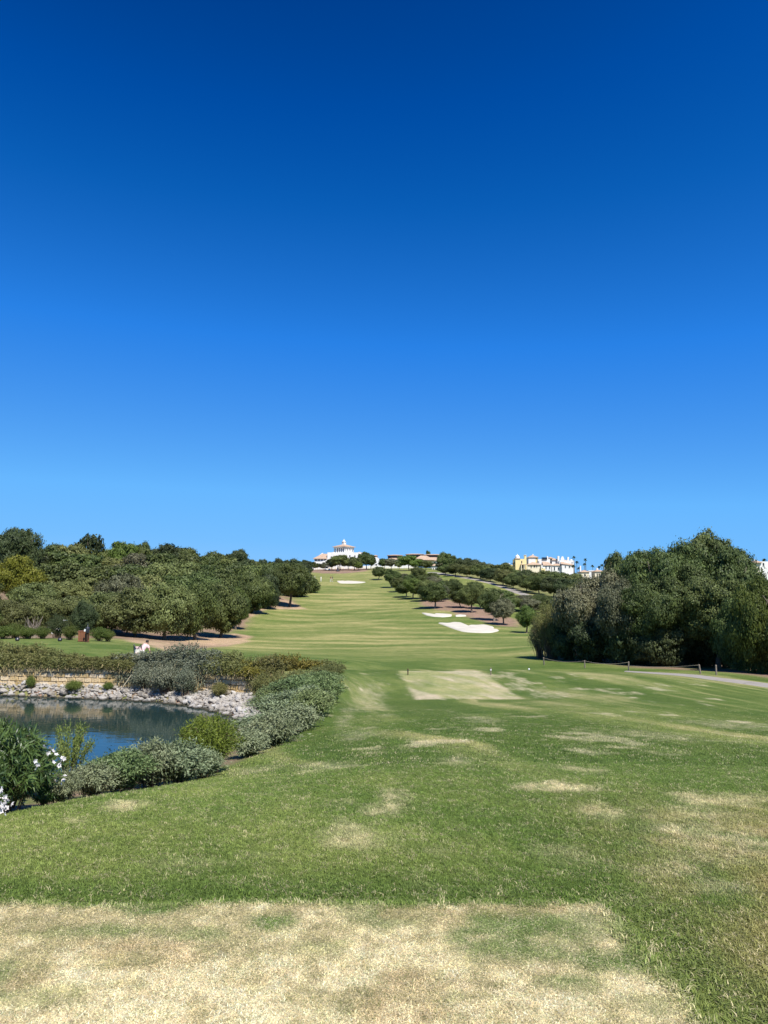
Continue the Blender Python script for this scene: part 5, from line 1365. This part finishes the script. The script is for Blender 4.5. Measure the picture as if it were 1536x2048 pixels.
for i, (px, top, w, lab) in enumerate([(1147.5, 1111, 9, 'palm rising beside the right end of the white terrace'), (1153, 1121, 10, 'shorter palm leaning out from the white terrace'), (1146, 1128, 11, 'bushy low palm in front of the white terrace'), (1157, 1133, 9, 'lowest small palm beside the slim white chimney'),
                                   (1170.5, 1116, 9, 'taller palm of the close pair against the sky'), (1168, 1125, 9, 'shorter palm of the close pair against the sky'), (1184.5, 1129, 8.5, 'single slim palm standing over the flat white house'), (1197.5, 1131, 9, 'palm left of the rounded horizon tree'), (1203, 1127, 9, 'palm touching the rounded horizon tree'), (1527, 1116, 12, 'palm beside the white villa at the right edge')]):
    d = 405 if px < 1180 else 395
    if px > 1500: d = 262
    x, y = xd(px, d); zt = ztop(px, top, d); r = w / 2 * d / F; zg = ztop(px, 1150, d)
    o = empty('palm_tree', (x, y, zg), i * 1.3); tag(o, lab, 'palm tree', 'palms on the right hill')
    hh = zt - zg - r * .6
    link('trunk', PT, o, scale=(min(hh, 9), min(hh, 9), hh)); link('crown', PF[i % 3], o, loc=(0, 0, hh), scale=(r * 1.05, r * 1.05, r * 1.05))

# ------------------------------------------------------------------ posts and rope by the gravel path
posts = [(1083, 57, 12, .05), (1163, 53, 12, 0), (1249, 50, 14, -.03), (1390, 43.6, 15, .12), (1421, 42.6, 16, 0)]
lab = ['post at the shaded lawn corner, farthest of the roped posts', 'wooden post standing on the lawn edge before the dark trees', 'wooden post where the rope begins beside the path', 'leaning wooden post where the sagging rope ends', 'nearest upright post on the verge of the gravel path']
PM = MB().lathe([(.045, -.1), (.045, .93), (.036, .97), (.012, 1.0)], 10).mesh('rope_post', M['post'])
tops = []
for (px, d, hpx, ln), lb in zip(posts, lab):
    x, y = xd(px, d); z0 = h1(x, y); hh = hpx * 1.25 * d / F
    o = link('rope_post', PM, None, (x, y, z0), (0, -ln, 0), (1, 1, hh)); tag(o, lb, 'post', 'posts beside the gravel path')
    tops.append(Vector((x - math.sin(ln) * hh * .9, y, z0 + hh * .92)))
def rope(a, b, sag, label):
    pts_ = [a + (b - a) * (i / 14) + Vector((0, 0, -sag * 4 * (i / 14) * (1 - i / 14))) for i in range(15)]
    o = MB().tube(pts_, .011, 6).build('rope', M['rope'], None, True); tag(o, label, 'rope', 'ropes between the posts')
rope(tops[3], tops[2] + Vector((0, 0, -.22)), .10, 'pale rope slung between the leaning post and the next post left')
rope(tops[2], tops[1], .16, 'thin rope hanging between the two posts on the lawn edge')
rope(tops[1], tops[0], .18, 'thin rope hanging to the farthest post at the lawn corner')

# tee markers: short posts
TMK = [(815, 31.2, 14, 'dark tee marker peg on the left side of the worn forward tee', 'wood_dark'), (978, 31.4, 16, 'pale tee marker peg at the right edge of the worn forward tee', 'post')]
for px, d, hpx, lb, mt in TMK:
    x, y = xd(px, d); hh = hpx * .9 * d / F
    o = empty('tee_marker', (x, y, h1(x, y))); tag(o, lb, 'tee marker', 'markers on the forward tee')
    MB().lathe([(.022, -.05), (.024, hh * .55), (.026, hh * .97), (.015, hh)], 10).build('peg', M[mt], o); MB().lathe([(.030, hh * .62), (.030, hh * .78)], 10).build('band', M['white_paint'] if mt == 'post' else M['metal_dark'], o)
for px, d, lb in ((44, 60.5, 'dark tee marker nearest the left edge on the far left tee'), (128, 60.5, 'dark tee marker left of the brown litter bin')):
    x, y = xd(px, d); o = empty('tee_marker', (x, y, h1(x, y))); tag(o, lb, 'tee marker', 'markers on the left tee')
    MB().lathe([(.10, -.02), (.16, .06), (.17, .14), (.12, .24), (.04, .29)], 12).build('cap', M['metal_dark'], o); MB().lathe([(.03, -.1), (.03, .02)], 8).build('spike', M['metal'], o)
# white ball lying on the lawn
x, y, z0 = hit(1058, 1340.5); bm = bmesh.new(); bmesh.ops.create_icosphere(bm, subdivisions=3, radius=.0427); me = bpy.data.meshes.new('golf_ball'); bm.to_mesh(me); bm.free(); me.materials.append(M['white_paint'])
o = link('golf_ball', me, None, (x, y, h1(x, y) + .045)); tag(o, 'white golf ball lying on the lawn right of the forward tee', 'golf ball')
# litter bin with a dark ball washer beside it
x, y = xd(175, 61.2); z0 = h1(x, y)
o = empty('litter_bin', (x, y, z0), .35); tag(o, 'brown wooden litter bin standing on the far left tee', 'litter bin')
slat = MB().box(-.055, .055, -.016, .016, 0, .78).mesh('slat', M['wood_brown'])
for i in range(6):
    for yy in (-.36, .36): link('slat', slat, o, (-.33 + i * .132, yy, .06))
    for xx in (-.40, .40): link('slat', slat, o, (xx, -.31 + i * .124, .06), (0, 0, math.pi / 2))
MB().box(-.36, .36, -.32, .32, .04, .70).build('liner', M['metal_dark'], o); MB().box(-.44, .44, -.40, .40, .845, .89).build('rim', M['wood_brown'], o)
x2, y2 = xd(182, 60.6)
o = empty('ball_washer', (x2, y2, h1(x2, y2))); tag(o, 'dark ball washer on a post beside the brown litter bin', 'ball washer')
MB().lathe([(.17, -.02), (.17, .05), (.055, .07), (.055, .72)], 12).build('stand', M['wood_dark'], o); MB().lathe([(.08, .72), (.15, .76), (.16, 1.12), (.12, 1.2), (.05, 1.24)], 14).build('washer_body', M['metal_dark'], o)
MB().tube([(0, 0, 1.22), (0, 0, 1.40)], .022, 8).build('plunger', M['metal'], o); MB().lathe([(.05, 1.40), (.06, 1.44), (.02, 1.48)], 10).build('plunger_knob', M['metal_dark'], o)
x3, y3 = xd(176.6, 60.4)
tw_ = MB().prism([(-.06, 0), (.06, 0), (.07, .17), (-.04, .19)], -.03, .03).build('towel', M['white_paint'], None, loc=(x3, y3 - .02, h1(x3, y3) + .86)); tag(tw_, 'white towel hanging between the litter bin and ball washer', 'towel')
# pipe ends on the lawn: two sprinkler heads
# ------------------------------------------------------------------ people
def remesh_body(name, tubes, balls, mat, parent, vox=.022):
    mb = MB()
    for path, rad in tubes: mb.tube(path, rad, 10)
    for c, r, sc in balls:
        bm = bmesh.new(); bmesh.ops.create_icosphere(bm, subdivisions=2, radius=1)
        mb.add([(c[0] + v.co.x * r * sc[0], c[1] + v.co.y * r * sc[1], c[2] + v.co.z * r * sc[2]) for v in bm.verts], [tuple(v.index for v in f.verts) for f in bm.faces]); bm.free()
    o = mb.build(name, M[mat], parent)
    md = o.modifiers.new('remesh', 'REMESH'); md.mode = 'VOXEL'; md.voxel_size = vox; md.use_smooth_shade = True
    sm = o.modifiers.new('smooth', 'SMOOTH'); sm.iterations = 3
    return o

def person(loc, rz, label, shirt, trousers, head_mat='hair', lean=0.0, arms=((.25, .05, .85), (.25, .05, .85)), stride=.10, group='people on the course', hz=.92):
    """1.75 m figure facing +y before turning; arms: hand positions (out, forward, up)"""
    o = empty('person', loc, rz); tag(o, label, 'person', group)
    hip = Vector((0, 0, hz)); sh = Vector((0, math.sin(lean) * .52, hz + math.cos(lean) * .52)); nk = sh + Vector((0, math.sin(lean) * .08, math.cos(lean) * .08)); hd = nk + Vector((0, math.sin(lean) * .13 + .02, .05 + math.cos(lean) * .12))
    T, B = [], []
    T.append(([hip, hip + (sh - hip) * .5, sh], [.145, .125, .15])); T.append(([sh, nk, hd], [.07, .055, .06]))
    B.append((hd, .105, (.82, .98, 1.12))); B.append((hd + Vector((0, .105, -.02)), .022, (1, 1, 1.4))); B.append((hd + Vector((.085, 0, 0)), .025, (.5, 1, 1.3))); B.append((hd + Vector((-.085, 0, 0)), .025, (.5, 1, 1.3)))
    S, L_ = [([hip + Vector((0, 0, .0)), hip + (sh - hip) * .5, sh + (sh - hip) * .04], [.165, .148, .165])], []
    for sx, (ao, af, au) in ((-1, arms[0]), (1, arms[1])):
        s0 = sh + Vector((sx * .19, 0, -.03)); hnd = Vector((sx * ao, af, au)); el = (s0 + hnd) / 2 + Vector((sx * .05, -.06, 0))
        T.append(([sh + Vector((sx * .08, 0, 0)), s0, el, hnd], [.07, .058, .043, .032])); B.append((hnd + (hnd - el).normalized() * .06, .045, (.6, .9, 1.2)))
        d_ = (hnd - el).normalized()
        for k in range(4): T.append(([hnd + d_ * .06 + Vector((0, (k - 1.5) * .02, 0)), hnd + d_ * (.135 - .012 * abs(k - 1.3)) + Vector((-sx * .02, (k - 1.5) * .022, 0))], [.011, .009]))
        T.append(([hnd + d_ * .02, hnd + d_ * .07 + Vector((0, .045, 0))], [.013, .010]))
        S.append(([sh + Vector((sx * .08, 0, 0)), s0, (s0 + el) / 2], [.085, .082, .075]))
        kn = Vector((sx * .10, sx * stride * .6 + .02 + max(0, .92 - hz) * .85, .49 - max(0, .92 - hz) * .15)); ft = Vector((sx * .11, sx * stride, .07))
        T.append(([hip + Vector((sx * .09, 0, -.02)), kn, ft], [.095, .062, .042])); B.append((ft + Vector((0, .06, -.03)), .05, (.85, 2.2, .75)))
        L_.append(([hip + Vector((sx * .085, 0, .03)), kn + Vector((0, 0, .02)), kn * .4 + ft * .6], [.125, .085, .075]))
    L_.append(([hip + Vector((0, 0, .1)), hip - Vector((0, 0, .1))], [.165, .15]))
    remesh_body('body', T, B, 'skin', o); remesh_body('shirt', S, [], shirt, o, .025); remesh_body('trousers', L_, [], trousers, o, .025)
    remesh_body('hair', [], [(hd + Vector((0, -.022, .035)), .112, (.84, .95, 1.0))], head_mat, o, .02)
    for sx in (-1, 1):
        ft = Vector((sx * .11, sx * stride, .0)); MB().box(-.05, .05, -.09, .19, 0, .085).build('shoe', M['white_paint'], o, loc=ft)
    return o
for px, py, rz, lab, sh, tr, ln in ((661.5, 1163, 2.2, 'distant person in a dull red top walking beside another on the fairway', 'red_cloth', 'cream_cloth', .05), (665, 1163.4, 1.2, 'distant person in a dark top at the right of the walking pair', 'navy_cloth', 'khaki', .12),
                                (642, 1163, .4, 'distant person dressed all in white standing on the fairway', 'cream_cloth', 'cream_cloth', .0), (629.5, 1161.5, 2.9, 'distant person in white bending near the corner of the dark oak', 'cream_cloth', 'cream_cloth', .7)):
    x, y, z0 = hit(px, py); person((x, y, h1(x, y)), rz, lab, sh, tr, lean=ln, arms=((.27, .12, .86), (.24, .2, .9)))
# the stooping golfer with a pale bag beyond the hedge
d = 44.0; x, y = xd(289, d); z0 = h1(x, y)
pz = min(z0, ztop(289, 1285, d) - 1.50)
person((x, y, z0), -.35, 'person in a pale pink top stooping behind the grey shrubs with a pale bag', 'pink', 'cream_cloth', lean=.85, arms=((.32, .50, .55), (.40, .42, .50)), group='people on the course', hz=.72)
bagE = empty('golf_bag', (x - .10, y - .34, z0 + .22), .1); tag(bagE, 'pale cream golf bag slung on the back of the stooping pink-topped person', 'golf bag')
MB().lathe([(.13, 0), (.155, .06), (.15, .45), (.165, .72), (.15, .80)], 14).build('bag_body', M['cream_cloth'], bagE); MB().lathe([(.168, .70), (.172, .80), (.15, .82)], 14).build('collar', M['pink'], bagE)
MB().tube([(-.05, -.17, .72), (-.2, -.06, .95), (-.22, .12, .55), (-.1, .14, .2)], .028, 6).build('strap', M['metal_dark'], bagE); MB().tube([(.05, -.17, .72), (.2, -.06, .95), (.25, .1, .55), (.12, .14, .2)], .028, 6).build('strap', M['metal_dark'], bagE)
MB().box(-.10, .10, -.20, -.13, .12, .48).build('pocket', M['pink'], bagE)

# ------------------------------------------------------------------ grass blades on the near lawn (ground cover)
def tuft_mesh(seed, nb, rad_, hgt, wid, lean_):
    rng = np.random.default_rng(seed); Vv, Ff, T = [], [], []
    for i in range(nb):
        a = rng.uniform(0, 6.28); r = rad_ * math.sqrt(rng.uniform()); b = np.array([math.cos(a) * r, math.sin(a) * r, -.004]); an = rng.uniform(0, 6.28)
        h = hgt * rng.uniform(.55, 1.2); le = lean_ * rng.uniform(.3, 1.3); dr = np.array([math.cos(an), math.sin(an), 0]); sd = np.array([-math.sin(an), math.cos(an), 0]) * wid * .5 * rng.uniform(.7, 1.2)
        m_ = b + dr * h * le * .4 + np.array([0, 0, h * .6]); t_ = b + dr * h * le + np.array([0, 0, h * (.95 - .25 * le)])
        k = len(Vv); Vv += [b - sd, b + sd, m_ + sd * .8, m_ - sd * .8, t_ + sd * .15, t_ - sd * .15]; Ff += [(k, k+1, k+2, k+3), (k+3, k+2, k+4, k+5)]; v = float(np.clip(rng.normal(.42, .25), 0, 1)); T += [v, v]
    return fast_mesh('grass_tuft', np.array(Vv), np.array(Ff), M['blade'], T)
def blades(name, tmesh, X, Y, scl, gain=1.0, jit=(.72, 1.32), speck=0.0):
    n_ = len(X); Z = gz(X, Y); c = gcol(X, Y)
    rngb = np.random.default_rng(n_); c = np.clip(c * gain * rngb.uniform(*jit, (n_, 1)), 0, .85)
    sp_ = rngb.uniform(size=n_) < speck; c[sp_] = c[sp_] * .35 + np.array([.12, .168, .045]) * .75
    sp_ = rngb.uniform(size=n_) < speck * .6; c[sp_] = c[sp_] * .3 + np.array([.72, .64, .45]) * .75
    dry_ = rngb.uniform(size=n_) < .10; c[dry_] = c[dry_] * .35 + STRAW * .75
    me = bpy.data.meshes.new(name); me.vertices.add(n_); me.vertices.foreach_set('co', np.stack([X, Y, Z], -1).astype(np.float32).ravel()); me.update()
    a = me.attributes.new('gcol', 'FLOAT_COLOR', 'POINT'); cc = np.ones((n_, 4), np.float32); cc[:, :3] = c; a.data.foreach_set('color', cc.ravel())
    a = me.attributes.new('scl', 'FLOAT', 'POINT'); a.data.foreach_set('value', scl.astype(np.float32))
    a = me.attributes.new('rot', 'FLOAT_VECTOR', 'POINT'); rv = np.zeros((n_, 3), np.float32); rv[:, 2] = rngb.uniform(0, 6.28, n_); a.data.foreach_set('vector', rv.ravel())
    src = bpy.data.collections.new(name + '_source')
    for tm in tmesh: src.objects.link(bpy.data.objects.new('grass_tuft', tm))
    ng = bpy.data.node_groups.new(name, 'GeometryNodeTree'); ng.interface.new_socket('Geometry', in_out='INPUT', socket_type='NodeSocketGeometry'); ng.interface.new_socket('Geometry', in_out='OUTPUT', socket_type='NodeSocketGeometry')
    nn_ = ng.nodes; gi = nn_.new('NodeGroupInput'); go = nn_.new('NodeGroupOutput'); ip = nn_.new('GeometryNodeInstanceOnPoints'); ci = nn_.new('GeometryNodeCollectionInfo')
    ci.inputs[0].default_value = src; ci.inputs['Separate Children'].default_value = True; ci.inputs['Reset Children'].default_value = True
    ip.inputs['Pick Instance'].default_value = True
    na_ = nn_.new('GeometryNodeInputNamedAttribute'); na_.data_type = 'FLOAT'; na_.inputs[0].default_value = 'scl'
    nb_ = nn_.new('GeometryNodeInputNamedAttribute'); nb_.data_type = 'FLOAT_VECTOR'; nb_.inputs[0].default_value = 'rot'
    l = ng.links; l.new(gi.outputs[0], ip.inputs['Points']); l.new(ci.outputs[0], ip.inputs['Instance']); l.new(nb_.outputs[0], ip.inputs['Rotation']); l.new(na_.outputs[0], ip.inputs['Scale']); l.new(ip.outputs[0], go.inputs[0])
    o = link(name, me); md = o.modifiers.new('blades', 'NODES'); md.node_group = ng; tag(o, kind='stuff'); return o
rngg = np.random.default_rng(5)
def scatter(n_, y0, y1, half):
    """points in front of the tee, even over the ground"""
    Y = np.sqrt(rngg.uniform(0, 1, n_)) ; Y = y0 + (y1 - y0) * rngg.uniform(0, 1, n_)
    X = rngg.uniform(-1, 1, n_) * (half * (y1 + 1.2)); k = np.abs(X) < half * (Y + 1.2); return X[k], Y[k]
TS = [tuft_mesh(60 + i, 20, .030, .012, .0028, 1.5) for i in range(4)]
TL = [tuft_mesh(70 + i, 22, .045, .022, .0034, 1.2) for i in range(4)]
TF = [tuft_mesh(80 + i, 16, .10, .024, .007, 1.2) for i in range(4)]
X, Y = scatter(115000, 2.2, 4.1, .80); ts = tee_sd(X, Y); k = ts > .0
blades('short_grass', TS, X[k], Y[k], rngg.uniform(.75, 1.25, k.sum()), 1.5, (.55, 1.45), .15)
X, Y = scatter(190000, 2.2, 8.5, .80); ts = tee_sd(X, Y); k = (ts < .012) & (poly_sd(X, Y, BASIN) < .1)
sc = rngg.uniform(.7, 1.2, k.sum()) * (1 + .35 * np.exp(-((ts[k] + .2) / .2) ** 2)) * np.where(X[k] > 1.1, 1.12, .92)
blades('lawn_grass', TL, X[k], Y[k], sc, 1.78)
X, Y = scatter(190000, 8.0, 30, .68); k = (poly_sd(X, Y, BASIN) < .15) & (rngg.uniform(size=len(X)) < smooth(30, 9, Y) ** 1.6)
blades('lawn_grass', TF, X[k], Y[k], rngg.uniform(.6, 1.1, k.sum()) * (.25 + .75 * smooth(28, 10, Y[k])), 1.78)
